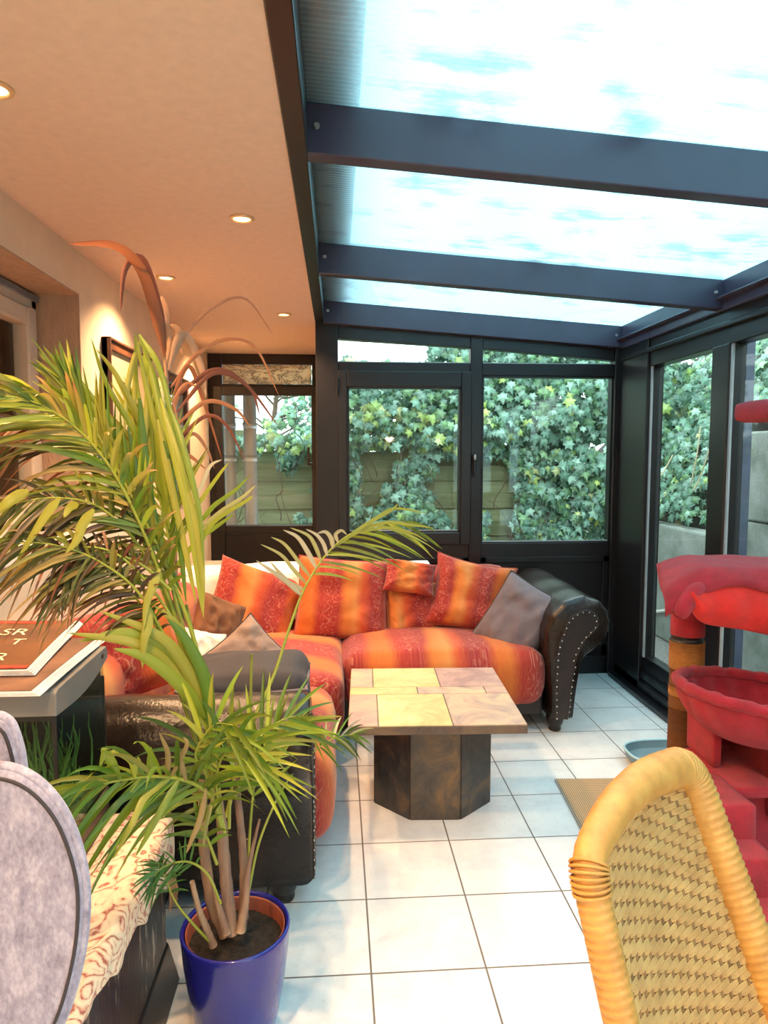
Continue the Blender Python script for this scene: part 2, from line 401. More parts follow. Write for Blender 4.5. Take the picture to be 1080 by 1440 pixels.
def dup(o, parent=None):
    c = o.copy(); COL.objects.link(c)
    if parent is not None: c.parent = parent
    for ch in [q for q in bpy.data.objects if q.parent == o]: dup(ch, c)
    return c
def struct(o, label, cat): return tag(o, label, cat, kind='structure')
def spline(pts, n, closed=False):
    """Catmull-Rom through points, n samples"""
    P = [Vector(p) for p in pts]; L = len(P); out = []
    segs = L if closed else L-1
    for i in range(n):
        t = i/(n if closed else n-1)*segs; k = min(int(t), segs-1); f = t-k
        if closed: a, b, c, d = (P[(k+j) % L] for j in (-1, 0, 1, 2))
        else:
            b, c = P[k], P[k+1]; a = P[k-1] if k else b*2-c; d = P[k+2] if k+2 < L else c*2-b
        out.append(.5*((2*b)+(c-a)*f+(2*a-5*b+4*c-d)*f*f+(3*b-a-3*c+d)*f**3))
    return out

# ================================================================ THE ROOM
YB, YA, XL, ZC, XE, XR = 4.45, 5.80, -1.05, 2.30, -.13, 1.90
YN = -2.6
struct(G().box(-1.25, XR+.05, YN, YA+.1, -.1, 0).build('floor', M['floor']), 'glossy white square floor tiles with dark joints', 'floor')
struct(G().box(-14, 12, YN-4, 22, -.35, -.12).build('ground', M['gravel']), 'grey gravel ground outside the glazing', 'ground')
struct(G().box(-1.3, XE, YN, YA+.1, ZC, ZC+.12).build('ceiling', M['plaster']), 'plain plaster ceiling over the left side, warm from spotlights', 'ceiling')
# left wall with a window opening and a second one behind
wy0, wy1, wz0, wz1 = .75, 2.965, 1.15, 2.125
g = G()
g.box(XL-.22, XL, YN, wy0, 0, ZC); g.box(XL-.22, XL, wy1, YA+.1, 0, ZC)
g.box(XL-.22, XL, wy0, wy1, 0, wz0); g.box(XL-.22, XL, wy0, wy1, wz1, ZC)
struct(g.build('wall_left', M['wallpaint']), 'cream plastered left wall with a deep window recess', 'wall')
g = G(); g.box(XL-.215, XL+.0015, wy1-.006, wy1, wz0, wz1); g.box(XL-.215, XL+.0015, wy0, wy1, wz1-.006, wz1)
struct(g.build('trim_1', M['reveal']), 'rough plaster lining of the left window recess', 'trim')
struct(G().box(XL-.2, XL+.035, wy0-.04, wy1+.03, wz0-.03, wz0+.004).build('trim_2', M['white'], bevel=.006), 'white sill board of the left window', 'sill')
struct(G().box(-1.3, XR+.05, YN-.15, YN, 0, 2.5).build('wall_front', M['wallpaint']), 'cream wall behind the viewer', 'wall')
# recessed window on the left
w = empty('window_1', (XL-.2, 1.9, wz0), 'white framed window deep in the left wall', 'window', kind='structure')
g = G(); xf0, xf1 = XL-.215, XL-.165
g.box(xf0, xf1, wy1-.062, wy1-.01, wz0, wz1-.012); g.box(xf0, xf1, wy0, wy0+.05, wz0, wz1-.012)
g.box(xf0, xf1, wy0, wy1-.01, wz1-.075, wz1-.012); g.box(xf0, xf1, wy0, wy1-.01, wz0, wz0+.06)
g.build('window_frame', M['whitepvc'], w, bevel=.006)
g = G(); a0, a1 = wy1-.14, wy1-.066
g.box(xf0+.006, xf1+.018, a0, a1, wz0+.06, wz1-.08); g.box(xf0+.006, xf1+.018, 1.9, 1.97, wz0+.06, wz1-.08)
g.box(xf0+.006, xf1+.018, 1.97, a0, wz1-.15, wz1-.08); g.box(xf0+.006, xf1+.018, 1.97, a0, wz0+.06, wz0+.13)
g.build('sash', M['whitepvc'], w, bevel=.008)
G().box(xf0+.02, xf0+.03, 1.97, a0, wz0+.13, wz1-.15).build('pane', M['glass'], w)
G().box(xf0+.02, xf0+.03, wy0+.05, 1.9, wz0+.06, wz1-.08).build('pane', M['glass'], w)
g = G()
for k in range(5): g.box(xf1-.004, xf1+.012, wy0, wy1-.01, wz1-.02-.005*k, wz1-.018-.005*k)
g.build('roller_track', M['pipe'], w)
# room behind it
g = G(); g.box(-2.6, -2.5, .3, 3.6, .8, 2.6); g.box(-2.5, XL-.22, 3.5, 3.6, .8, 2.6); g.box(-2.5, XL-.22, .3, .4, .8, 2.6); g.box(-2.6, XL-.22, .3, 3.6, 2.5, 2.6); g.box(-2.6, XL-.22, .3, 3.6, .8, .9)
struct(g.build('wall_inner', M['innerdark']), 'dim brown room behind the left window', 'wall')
g = G()
g.grid(lambda u, v: Vector((XL-.36+.022*S(u*34), 2.30+.62*u, .95+1.45*v)), 80, 4)
tag(g.build('curtain', M['curtain'], smooth=True, solid=.004), 'brown curtain hanging behind the glass of the left window', 'curtain')

# conservatory back wall: posts, mullions, lower panels
def ztop(x): return 2.293-.07*(x+.05)
g = G()
y0, y1 = YB, YB+.07
g.box(-.13, .012, y0-.01, y1+.02, 0, 2.30)                     # left post
g.box(1.81, 1.93, y0-.02, y1, 0, 2.18)                          # corner post
g.box(.862, .942, y0-.004, y1, 0, 2.29)                         # mullion
g.box(.012, .862, y0, y1, .80, .895); g.box(.942, 1.81, y0, y1, .80, .893)
g.box(.012, .862, y0, y1, 1.99, 2.062); g.box(.942, 1.81, y0, y1, 1.982, 2.062)
g.box(.0, 1.85, y0, y1, 0, .12)
def slope_bar(xa, xb, za, zb, ta, tb):
    g.hexa([(xa, y0, za), (xb, y0, zb), (xb, y1, zb), (xa, y1, za), (xa, y0, ta), (xb, y0, tb), (xb, y1, tb), (xa, y1, ta)])
slope_bar(.012, .862, 2.205, 2.158, 2.32, 2.26); slope_bar(.942, 1.81, 2.152, 2.085, 2.255, 2.19)
for xa, xb in ((.012, .862), (.942, 1.81)):
    g.box(xa, xb, y0+.02, y1, .10, .82)
    for e in ((xa, xa+.04), (xb-.04, xb)): g.box(e[0], e[1], y0+.003, y1, .12, .80)
    g.box(xa, xb, y0+.003, y1, .76, .80); g.box(xa, xb, y0+.003, y1, .12, .2)
struct(g.build('wall_back', M['frame'], bevel=.004), 'dark brown framed conservatory end wall with low panels', 'wall')
# window 2: turn sash left
w = empty('window_2', (.437, YB, .895), 'dark framed casement window left of the centre mullion', 'window', kind='structure')
g = G(); s0, s1 = y0-.016, y0+.05
X0, X1, Z0, Z1 = .008, .872, .885, 2.005
g.box(X0, .069, s0, s1, Z0, Z1); g.box(.802, X1, s0, s1, Z0, Z1); g.box(.069, .802, s0, s1, Z0, .968); g.box(.069, .802, s0, s1, 1.906, Z1)
g.build('sash', M['frame'], w, bevel=.006)
g = G()
for k in ((.069, .081), (.790, .802)): g.box(k[0], k[1], s0+.012, s1, .968, 1.906)
g.box(.069, .802, s0+.012, s1, 1.895, 1.906); g.box(.069, .802, s0+.012, s1, .968, .978)
g.build('glazing_bead', M['frame'], w)
G().box(.075, .796, y0+.02, y0+.03, .972, 1.90).build('pane', M['glass'], w)
G().box(.075, .796, y0+.008, y0+.012, .978, .984).build('seal', M['seal'], w)
g = G(); g.box(.874, .898, s0-.012, s0, 1.40, 1.475); g.box(.880, .893, s0-.04, s0-.012, 1.452, 1.468); g.box(.879, .894, s0-.045, s0-.028, 1.33, 1.47)
h = g.build('handle', M['frame'], w, bevel=.004)
G().box(.8785, .8945, s0-.047, s0-.03, 1.44, 1.475).build('handle_cap', simple('silver_handle', (.5, .5, .52), .3, metal=.8), h, bevel=.004)
for zz in (1.86, .98): G().tube([(.006, s0-.006, zz), (.006, s0-.006, zz+.1)], .008, 10).build('hinge', M['frame'], w, smooth=False)
# window 3: fixed pane right
w = empty('window_3', (1.376, YB, .893), 'large fixed pane right of the centre mullion', 'window', kind='structure')
g = G()
for k in ((.942, .953), (1.80, 1.812)): g.box(k[0], k[1], y0+.006, y1, .893, 1.982)
g.box(.942, 1.81, y0+.006, y1, 1.972, 1.984); g.box(.942, 1.81, y0+.006, y1, .891, .9)
g.build('glazing_bead', M['frame'], w)
G().box(.945, 1.808, y0+.028, y0+.038, .896, 1.98).build('pane', M['glass'], w)
G().box(.952, 1.80, y0+.012, y0+.018, .9, .907).build('seal', M['seal'], w)
for nm, xa, xb, ta, tb, lb in (('window_4', .012, .862, 2.205, 2.158, 'long sloping top light above the casement window'), ('window_5', .942, 1.81, 2.152, 2.085, 'narrow wedge shaped top light above the fixed pane')):
    w = empty(nm, ((xa+xb)/2, YB, 2.06), lb, 'window', kind='structure')
    G().hexa([(xa, y0+.03, 2.06), (xb, y0+.03, 2.06), (xb, y0+.04, 2.06), (xa, y0+.04, 2.06), (xa, y0+.03, ta), (xb, y0+.03, tb), (xb, y0+.04, tb), (xa, y0+.04, ta)]).build('pane', M['glass'], w)
    G().box(xa+.005, xb-.005, y0+.012, y0+.018, 2.060, 2.066).build('seal', M['seal'], w)

# alcove window at the far left
struct(G().box(XE, XE+.08, YB+.08, YA, 0, 2.42).build('wall_right', M['wallpaint']), 'short side wall of the alcove behind the post', 'wall')
g = G(); yy = YA
g.box(-1.05, -.935, yy, yy+.06, 0, ZC); g.box(-.20, -.13, yy, yy+.06, 0, ZC); g.box(-.935, -.2, yy, yy+.06, 2.215, ZC); g.box(-.935, -.2, yy, yy+.06, 1.985, 2.055)
g.box(-.935, -.2, yy, yy+.06, 0, .15); g.box(-.935, -.2, yy+.02, yy+.06, .15, .85); g.box(-.935, -.2, yy, yy+.06, .80, .86)
struct(g.build('wall_far', M['frame'], bevel=.004), 'dark panelled end wall of the alcove', 'wall')
w = empty('window_6', (-.567, yy, .86), 'tilted open window at the end of the alcove', 'window', kind='structure')
tl = math.radians(4.6); piv = Vector((0, yy-.012, .84))
RM = Matrix.Translation(piv) @ Matrix.Rotation(tl, 4, 'X') @ Matrix.Translation(-piv)
g = G(); a, b, c, d = -.985, -.135, .84, 2.03
xa, xb, za, zb = -.918, -.203, .895, 1.955
for q in ((a, xa, c, d), (xb, b+.005, c, d), (xa, xb, c, za), (xa, xb, zb, d)): g.box(q[0], q[1], yy-.06, yy-.004, q[2], q[3], mat=RM)
g.build('sash', M['frame'], w, bevel=.005)
G().box(b+.005, b+.008, yy-.05, yy-.012, c+.01, d-.01, mat=RM).build('sash_edge', simple('red_brown_edge', (.34, .12, .06), .4), w)
G().box(xa, xb, yy-.03, yy-.022, za, zb, mat=RM).build('pane', M['glass'], w)
g = G(); g.box(-.206, -.180, yy-.078, yy-.06, 1.36, 1.44, mat=RM); g.box(-.222, -.192, yy-.12, yy-.075, 1.40, 1.42, mat=RM); g.box(-.236, -.216, yy-.135, yy-.11, 1.40, 1.55, mat=RM)
g.build('handle', M['black'], w, bevel=.003)
G().box(-.94, -.2, yy+.03, yy+.04, 2.05, 2.22).build('top_pane', M['glass'], w)
G().box(-.93, -.205, yy+.012, yy+.018, 2.057, 2.213).build('blind_strip', M['marble'], w)
struct(G().box(XL, -.80, 4.6, 5.1, 0, .70).build('trim_3', M['stone'], bevel=.008), 'pale stone ledge by the alcove corner', 'ledge')

# right glazed side
g = G(); xa, xb = 1.86, 1.95
g.box(1.845, xb, 4.04, YB+.02, 0, 2.16)
posts = [(3.20, 3.352), (1.95, 2.08), (.7, .83), (-.55, -.42), (YN, YN+.1)]
for q in posts: g.box(xa-.001, xb-.002, q[0], q[1], 0, 2.0)
g.box(xa, xb, YN, 4.05, 1.995, 2.16); g.box(xa+.02, xb, YN, 4.05, 0, .235)
g.box(1.835, 1.87, YN, 4.42, 2.075, 2.10)
struct(g.build('wall_side', M['frame'], bevel=.005), 'dark brown frame of the glazed right side', 'wall')
g = G(); g.box(1.80, 1.885, YN, 4.40, 0, .035); g.box(1.845, 1.885, YN, 4.40, .03, .09); g.box(1.865, 1.885, YN, 4.40, .09, .15)
struct(g.build('trim_4', M['frame'], bevel=.006), 'black sliding track along the right glazing', 'trim')
edges = [(3.352, 4.04), (2.08, 3.20), (.83, 1.95), (-.42, .7), (YN+.1, -.55)]
lbs = ['tall glazed side panel next to the back corner', 'tall glazed side panel behind the red cat tree', 'tall glazed side panel beside the wicker chair', 'tall glazed side panel beside the viewer', 'tall glazed side panel behind the viewer']
for k, (a, b) in enumerate(edges):
    w = empty('window_%d' % (7+k), (1.9, (a+b)/2, .235), lbs[k], 'window', kind='structure')
    G().box(1.90, 1.91, a, b, .225, 2.0).build('pane', M['glass'], w)
    G().box(1.868, 1.878, b-.016, b, .235, 1.995).build('seal', M['seal'], w)

# roof: plate, rafters, eaves beam, polycarbonate panels
struct(G().box(XE, -.075, YN, YB+.05, 2.292, 2.45).build('trim_5', M['frame'], bevel=.004), 'dark wall plate where roof meets ceiling', 'beam')
def rafter(nm, ya, yb, lb):
    g = G(); z = lambda x, o: 2.293-.07*(x+.05)+o
    g.hexa([(-.08, ya, z(-.08, 0)), (1.86, ya, z(1.86, 0)), (1.86, yb, z(1.86, 0)), (-.08, yb, z(-.08, 0)), (-.08, ya, z(-.08, .137)), (1.86, ya, z(1.86, .137)), (1.86, yb, z(1.86, .137)), (-.08, yb, z(-.08, .137))])
    o = struct(g.build(nm, M['rafter'], bevel=.004), lb, 'rafter')
    for x in (-.05, 1.80):
        c = Vector((x, ya, z(x, .075)))
        G().lathe([(.004, 0), (.009, .001), (.009, .005), (.0, .008)], (0, 0, 0), 10)
        s = G(); s.tube([c, c+Vector((0, -.006, 0))], [.010, .007], 10); s.build('screw', M['screw'], o)
ry = [(1.98, 'dark rafter nearest the viewer'), (3.23, 'dark rafter second from the viewer'), (4.40, 'dark rafter against the end wall'), (.73, 'dark rafter above the viewer'), (-.52, 'dark rafter behind the viewer'), (-1.77, 'dark rafter furthest behind the viewer')]
for k, (y, lb) in enumerate(ry): rafter('trim_%d' % (6+k), y, y+.06, lb)
g = G(); g.box(1.835, 2.0, YN, YB+.06, 2.155, 2.30); g.box(1.80, 1.84, YN, YB, 2.205, 2.215)
struct(g.build('trim_12', M['rafter'], bevel=.006), 'dark eaves beam above the right glazing', 'beam')
yb = [YN, -1.74, -.49, .76, 2.01, 3.26, YB+.12]
nm = ['roof panel furthest behind the viewer', 'roof panel behind the viewer', 'roof panel above the viewer', 'ribbed translucent roof panel nearest the viewer', 'ribbed translucent roof panel between the two front rafters', 'ribbed translucent roof panel at the far end']
for k in range(6):
    z = lambda x, o: 2.293-.07*(x+.05)+o
    a, b = yb[k], yb[k+1]
    g = G(); g.hexa([(-.11, a, z(-.11, .138)), (2.03, a, z(2.03, .138)), (2.03, b, z(2.03, .138)), (-.11, b, z(-.11, .138)), (-.11, a, z(-.11, .154)), (2.03, a, z(2.03, .154)), (2.03, b, z(2.03, .154)), (-.11, b, z(-.11, .154))])
    struct(g.build('window_%d' % (12+k), M['poly']), nm[k], 'roof panel')
g = G(); g.box(-2.2, XE-.02, YN, 5.9, 2.42, 2.475); g.box(-2.2, .072, YN, 5.9, 2.475, 2.60)
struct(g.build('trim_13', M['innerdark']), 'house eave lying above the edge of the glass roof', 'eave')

# ================================================================ DOWNLIGHTS
dl_lb = ['recessed ceiling spotlight nearest the glass roof, large and close', 'recessed ceiling spotlight above the dry palm tips', 'recessed ceiling spotlight far along near the roof edge', 'recessed ceiling spotlight nearest the alcove window', 'recessed ceiling spotlight at the left edge of the view', 'recessed ceiling spotlight right above the viewer', 'recessed ceiling spotlight behind the viewer by the wall', 'recessed ceiling spotlight behind the viewer by the roof']
dl_xy = [(-.329, 2.533), (-.794, 3.372), (-.307, 4.186), (-.801, 5.092), (-.775, 1.70), (-.33, .9), (-.79, .05), (-.33, -.75)]
def make_dl():
    r = empty('ceiling_spotlight', (0, 0, 0), 'x', 'spotlight', 'recessed ceiling spotlights')
    g = G(); g.lathe([(.030, 0), (.030, -.004), (.034, -.008), (.042, -.006), (.044, 0)], n=28)
    g.build('ring', M['warmchrome'], r, smooth=True)
    g = G(); g.lathe([(0, -.003), (.029, -.003)], n=24); g.build('lens', M['lampglow'], r)
    ld = bpy.data.lights.new('spot_beam', 'SPOT'); ld.energy = 52; ld.color = (1, .60, .30); ld.spot_size = math.radians(135); ld.spot_blend = .8; ld.shadow_soft_size = .03
    lo = bpy.data.objects.new('spot_beam', ld); COL.objects.link(lo); lo.parent = r; lo.location = (0, 0, -.02)
    return r
proto = make_dl()
for k, (x, y) in enumerate(dl_xy):
    r = proto if k == 0 else dup(proto)
    r.location = (x, y, ZC); r['label'] = dl_lb[k]

# ================================================================ WALL PICTURES
def picture(nm, ya, yb, za, zb, t, mats, lb, cat, inner):
    r = empty(nm, (XL, (ya+yb)/2, za), lb, cat)
    g = G(); x0, x1 = XL+.001, XL+.03
    g.box(x0, x1, ya, ya+t, za, zb); g.box(x0, x1, yb-t, yb, za, zb); g.box(x0, x1, ya+t, yb-t, za, za+t); g.box(x0, x1, ya+t, yb-t, zb-t, zb)
    g.box(x0, x1+.012, ya, ya+.012, za, zb); g.box(x0, x1+.012, ya, yb, zb-.012, zb)
    g.build('frame', mats[0], r, bevel=.004)
    G().box(x0, x1-.016, ya+t, yb-t, za+t, zb-t).build(inner, mats[1], r)
picture('framed_picture', 3.22, 3.95, 1.35, 2.0, .05, (M['framewood'], M['canvas']), 'brown framed picture on left wall behind the tall palm fronds', 'picture', 'canvas')
picture('wall_mirror', 4.25, 4.92, 1.15, 1.98, .06, (M['framewood'], M['mirror']), 'wooden framed mirror on left wall beside the alcove', 'mirror', 'glass')

# ================================================================ SOFA
OX = lambda px, py: (U(600+px/3.6, 760+py/3.6, y=3.45).x, U(600+px/3.6, 760+py/3.6, y=3.45).z)
prof_px = [(632, 913), (630, 780), (615, 620), (604, 500), (632, 400), (685, 335), (755, 297), (830, 290), (895, 322), (930, 385), (930, 450), (903, 508), (855, 556), (805, 596), (778, 655), (754, 780), (738, 910)]
prof = [OX(*p) for p in prof_px]
core = prof[1:-1]
sm = [Vector((a, 0, b)) for a, b in prof]
sm = spline(sm, 64)
outline = [(p.x, p.z) for p in sm]
cx0 = sum(p[0] for p in outline)/len(outline); cz0 = sum(p[1] for p in outline)/len(outline)
BX, BZ = OX(790, 420)                         # roll centre
def arm_pt(a, b, d, inset):                   # d: distance from the front face, inset shrink
    return a, b
def make_arm(tf, parent, length, lab):
    g = G(); nd = 26; n = len(outline)
    ds = [0, .006, .018, .035, .055, .08, .11, .15, .2]+[.2+(length-.2)*k/12 for k in range(1, 13)]
    vs = []
    for d in ds:
        k = max(0., 1-d/.03); sh = .020*k*k
        for i, (a, b) in enumerate(outline):
            v = Vector((a-BX, b-BZ)); r = v.length
            roll = max(0., min(1., (b-.42)/.12))
            ang = math.atan2(v.y, v.x)
            pleat = (.0050*S(ang*34)+.0022*S(ang*17+1))*roll*math.exp(-d/.075)*(1 if d > .004 else .3)
            nx = Vector((a-cx0, b-cz0)).normalized()
            dirv = (v.normalized()*roll+nx*(1-roll))
            q = Vector((a, b))+dirv*(pleat-sh)
            if d > .15: q += dirv*.004*S(d*17+a*9)
            vs.append(tf(q.x, q.y, d))
    fs = []
    for j in range(len(ds)-1):
        for i in range(n-1): fs.append((j*n+i, (j+1)*n+i, (j+1)*n+i+1, j*n+i+1))
        fs.append((j*n+n-1, (j+1)*n+n-1, (j+1)*n, j*n))
    fs.append(tuple(range(n))); fs.append(tuple((len(ds)-1)*n+i for i in range(n-1, -1, -1)))
    g.add(vs, fs)
    arm = g.build('arm', M['leather'], parent, smooth=True); 
    # inset front panel with welt
    ins_px = [(652, 905), (650, 760), (655, 640), (663, 555), (690, 470), (718, 405), (768, 366), (818, 356), (858, 380), (866, 430), (838, 465), (804, 500), (776, 545), (752, 605), (738, 680), (724, 760), (712, 905)]
    ins = [OX(*p) for p in ins_px]
    ins = [(p.x, p.z) for p in spline([Vector((a, 0, b)) for a, b in ins], 60)]
    g = G()
    g.prism(ins, lambda a, b, t: tf(a, b, -.004+t), .02); pnl = g.build('front_panel', M['leather2'], arm, smooth=False)
    G().tube([tf(a, b, -.003) for a, b in ins], .005, 6).build('welt', M['leather2'], arm, smooth=True)
    # decorative nails along the panel
    pts = [Vector((a, 0, b)) for a, b in ins]
    L = [0]
    for i in range(1, len(pts)): L.append(L[-1]+(pts[i]-pts[i-1]).length)
    nn = int(L[-1]/.035); proto = None; root = parent.location
    for k in range(nn+1):
        s = L[-1]*k/nn; i = max(j for j in range(len(L)) if L[j] <= s+1e-9); i = min(i, len(pts)-2)
        p = pts[i].lerp(pts[i+1], (s-L[i])/max(1e-6, L[i+1]-L[i])); p = p+(Vector((BX-.04, 0, max(.15, min(p.z, BZ))))-p).normalized()*.008
        c = tf(p.x, p.z, -.004); 
        if proto is None:
            q = G(); dv = tf(p.x, p.z, -.009)-c; 
            q.lathe([(.0052, 0), (.0045, .0022), (.0025, .0038), (0, .0044)], n=10)
            o = q.build('nail', M['nail'], arm, smooth=True)
            rot = Vector((0, 0, 1)).rotation_difference(dv.normalized()).to_matrix().to_4x4()
            o.data.transform(rot @ Matrix.Translation(root)); proto = o
        else: o = dup(proto, arm)
        o.location = c-root
    return arm
sofa = empty('corner_sofa', (-.2, 3.6, 0), 'large corner sofa in dark leather with striped red and orange upholstery', 'sofa')
make_arm(lambda a, b, d: Vector((a, 3.45+d, b)), sofa, .95, 'r')
make_arm(lambda a, b, d: Vector((-.085-d, 2.367-(a-1.0), b)), sofa, .93, 'l')
g = G(); g.box(-1.0, 1.09, 3.52, 4.40, .085, .22); g.box(-1.0, -.10, 2.27, 3.6, .085, .22)
g.build('base', M['leather2'], sofa, bevel=.015)
def roundbox(g, x0, x1, y0, y1, z0, z1, r, n=14, crown=.0, bulge=.0, uvf=None, mi=0, nz=6, amp=.006, seed=0.):
    c = Vector(((x0+x1)/2, (y0+y1)/2, (z0+z1)/2)); h = Vector(((x1-x0)/2, (y1-y0)/2, (z1-z0)/2))
    def mp(p):       # p in [-1,1]^3 surface
        q = Vector((p[0]*h.x, p[1]*h.y, p[2]*h.z)); inn = Vector([max(-(h[i]-r), min(h[i]-r, q[i])) for i in range(3)])
        d = q-inn
        if d.length > 1e-9: q = inn+d.normalized()*min(r, max(abs(d[i]) for i in range(3)) if False else r)
        if p[2] > 0: q.z += crown*(1-p[0]**2)*(1-p[1]**2)*p[2]
        q.y -= bulge*(1-p[0]**4)*(1-p[2]**2)*max(0, -p[1]); q.x += bulge*(1-p[1]**4)*(1-p[2]**2)*p[0]
        w = q+c; q = q+Vector((0, 0, 1))*amp*noise.noise(w*5+Vector((seed, 0, 0)))+q.normalized()*amp*noise.noise(w*9+Vector((seed, 3, 0)))
        return q+c
    def lin(k, n): # denser near edges
        t = -1+2*k/n; return math.copysign(abs(t)**.75, t)
    def face(fix, s, na, nb):
        ax = [i for i in range(3) if i != fix]
        def fn(u, v):
            p = [0, 0, 0]; p[fix] = s; p[ax[0]] = lin(u*na, na); p[ax[1]] = lin(v*nb, nb); return mp(p)
        flip = (s > 0) if fix == 1 else (s < 0)
        vs = [fn(i/na, j/nb) for j in range(nb+1) for i in range(na+1)]
        uv = [uvf(p) if uvf else (p.x, p.y) for p in vs]
        fs = []
        for j in range(nb):
            for i in range(na):
                a = j*(na+1)+i; q = (a, a+1, a+na+2, a+na+1); fs.append(q[::-1] if flip else q)
        g.add(vs, fs, uv, mi)
    for s in (-1, 1): face(2, s, n, n); face(0, s, n, nz); face(1, s, n, nz)
    return g
uvA = lambda p: (p.x*1.55+.3, p.y*1.2-p.z); uvB = lambda p: (p.y*1.1+p.x*.35, p.x*1.2-p.z)
g = G(); roundbox(g, .035, 1.085, 3.46, 4.12, .15, .445, .075, 22, .035, .03, uvA); so = g.build('seat_cushion', M['stripeseat'], sofa, smooth=True, weld=.0005)
def piping(pts, r, mat, par): G().tube(pts, r, 6).build('piping', mat, par, smooth=True)
g = G(); roundbox(g, -.78, .03, 3.12, 4.12, .15, .435, .07, 20, .03, .0, uvB, seed=3); g.build('seat_cushion', M['stripeseat'], sofa, smooth=True, weld=.0005)
g = G(); roundbox(g, -.78, -.02, 2.275, 3.11, .12, .430, .08, 20, .03, .012, uvB, seed=5); g.build('seat_cushion', M['stripeseat'], sofa, smooth=True, weld=.0005)
g = G(); roundbox(g, -1.0, 1.10, 4.12, 4.40, .2, .775, .10, 26, .0, .02, uvA, nz=12, amp=.008); g.build('backrest', M['stripe0'], sofa, smooth=True, weld=.0005)
g = G(); roundbox(g, -1.035, -.80, 2.28, 4.15, .2, .735, .10, 22, .0, .0, uvB, nz=12, amp=.008, seed=9); g.build('backrest', M['stripe1'], sofa, smooth=True, weld=.0005)
def foot(x, y):
    g = G(); g.lathe([(.030, 0), (.034, .012), (.030, .024), (.037, .032), (.046, .055), (.047, .075), (.042, .088)], (x, y, 0), 24)
    return g.build('foot', M['footwood'], sofa, smooth=True)
for x, y in ((1.16, 3.53), (1.16, 4.3), (-.18, 2.20), (-.95, 2.20)): foot(x, y)
# white blanket over the backrest
g = G()
def bl(u, v):
    x = -.93+1.50*u
    path = [(4.085, .50), (4.095, .64), (4.125, .765), (4.20, .797), (4.30, .799), (4.385, .785), (4.43, .70), (4.432, .52)]
    t = v*(len(path)-1); k = min(int(t), len(path)-2); f = t-k
    y = path[k][0]*(1-f)+path[k+1][0]*f; z = path[k][1]*(1-f)+path[k+1][1]*f
    w = noise.noise(Vector((x*4, v*5, 0)))
    return Vector((x, min(y+.01*w, 4.435), z+.008*w-.05*max(0, -.45-x)+(.012*S(x*9) if v < .1 else 0)))
g.grid(bl, 60, 28)
tag(g.build('blanket', M['blanket'], smooth=True, solid=.012, weld=.0005), 'white fleece blanket draped over the long sofa back', 'blanket')

# ---------------------------------------------------------------- cushions
def pillow(nm, px, py, Y, wpx, hpx, mat, label, roll=0, tilt=18, yaw=0, thick=.14, pinch=.10, floppy=0., group=None, uvm=(1, 1, 0, 0), center=None, pip=None, puff=.5, rmap=False, seed=None):
    c = center or U(px, py, y=Y); w = wpx*Y/F; h = hpx*Y/F
    ry, rt_, rr = math.radians(yaw), math.radians(tilt), math.radians(roll)
    ax = Vector((Cc(ry), S(ry), 0)); nb = Vector((-S(ry), Cc(ry), 0)); upv = Vector((0, 0, 1))*Cc(rt_)+nb*S(rt_)
    nrm = upv.cross(ax)*-1 if False else ax.cross(upv)      # points towards the viewer
    a2 = ax*Cc(rr)+upv*S(rr); u2 = -ax*S(rr)+upv*Cc(rr)
    sd = seed if seed is not None else px*.37
    n = 26
    def pt(s, u, v):
        x = u*(1-pinch*(1-v*v)*.9*(1 if True else 0)); y = v*(1-pinch*(1-u*u)*.9)
        e = max(0., (1-u**4))*max(0., (1-v**4))
        z = s*thick/2*(e**puff)
        wv = Vector((u*1.5+sd, v*1.5, s*.7))
        z += (.020*noise.noise(wv*1.6)+.011*noise.noise(Vector((wv.x*5+wv.y*3, wv.y*2.2-wv.x, wv.z)))+.005*noise.noise(wv*8.))*e**.3
        q = c+a2*(x*w/2)+u2*(y*h/2)+nrm*z
        if floppy: q += nrm*floppy*(v*v-.3)*(1 if v > 0 else .2) - Vector((0, 0, 1))*abs(floppy)*.6*max(0, abs(u)-.3)*max(0, v)
        return q
    lin = lambda t: math.copysign(abs(2*t-1)**.8, 2*t-1)
    g = G()
    uvf = lambda u, v: ((lin(u)*.5+.5)*uvm[0]+uvm[2], (lin(v)*.5+.5)*uvm[1]+uvm[3])
    g.grid(lambda u, v: pt(1, lin(u), lin(v)), n, n, uvf=uvf); g.grid(lambda u, v: pt(-1, lin(u), lin(v)), n, n, flip=True, uvf=uvf)
    o = g.build(nm, mat, smooth=True, weld=.0008)
    tag(o, label, 'cushion', group)
    if pip is not None:
        ed = []
        for k in range(n): ed.append((lin(k/n), -1))
        for k in range(n): ed.append((1, lin(k/n)))
        for k in range(n): ed.append((lin(1-k/n), 1))
        for k in range(n): ed.append((-1, lin(1-k/n)))
        G().tube([pt(0, u, v) for u, v in ed], .0045, 6, closed=True).build('piping', pip, o, smooth=True)
    return o
gr = 'striped red and orange cushions on the sofa'
pillow('cushion', 358, 850, 4.02, 128, 112, M['stripe1'], 'striped orange cushion leaning on the white blanket, leftmost of its row', roll=-22, tilt=24, yaw=18, thick=.15, group=gr, uvm=(.8, .9, .1, 0))
pillow('cushion', 482, 842, 3.98, 132, 118, M['stripe2'], 'big square striped red cushion left of centre on the sofa', roll=-5, tilt=20, yaw=4, thick=.17, pinch=.07, group=gr, uvm=(1.0, 1, .52, 0), pip=M['stripe3'])
pillow('cushion', 530, 845, 4.09, 70, 104, M['stripe3'], 'striped red cushion half hidden behind the big square one', roll=3, tilt=12, thick=.10, group=gr, uvm=(.5, .9, .0, 0))
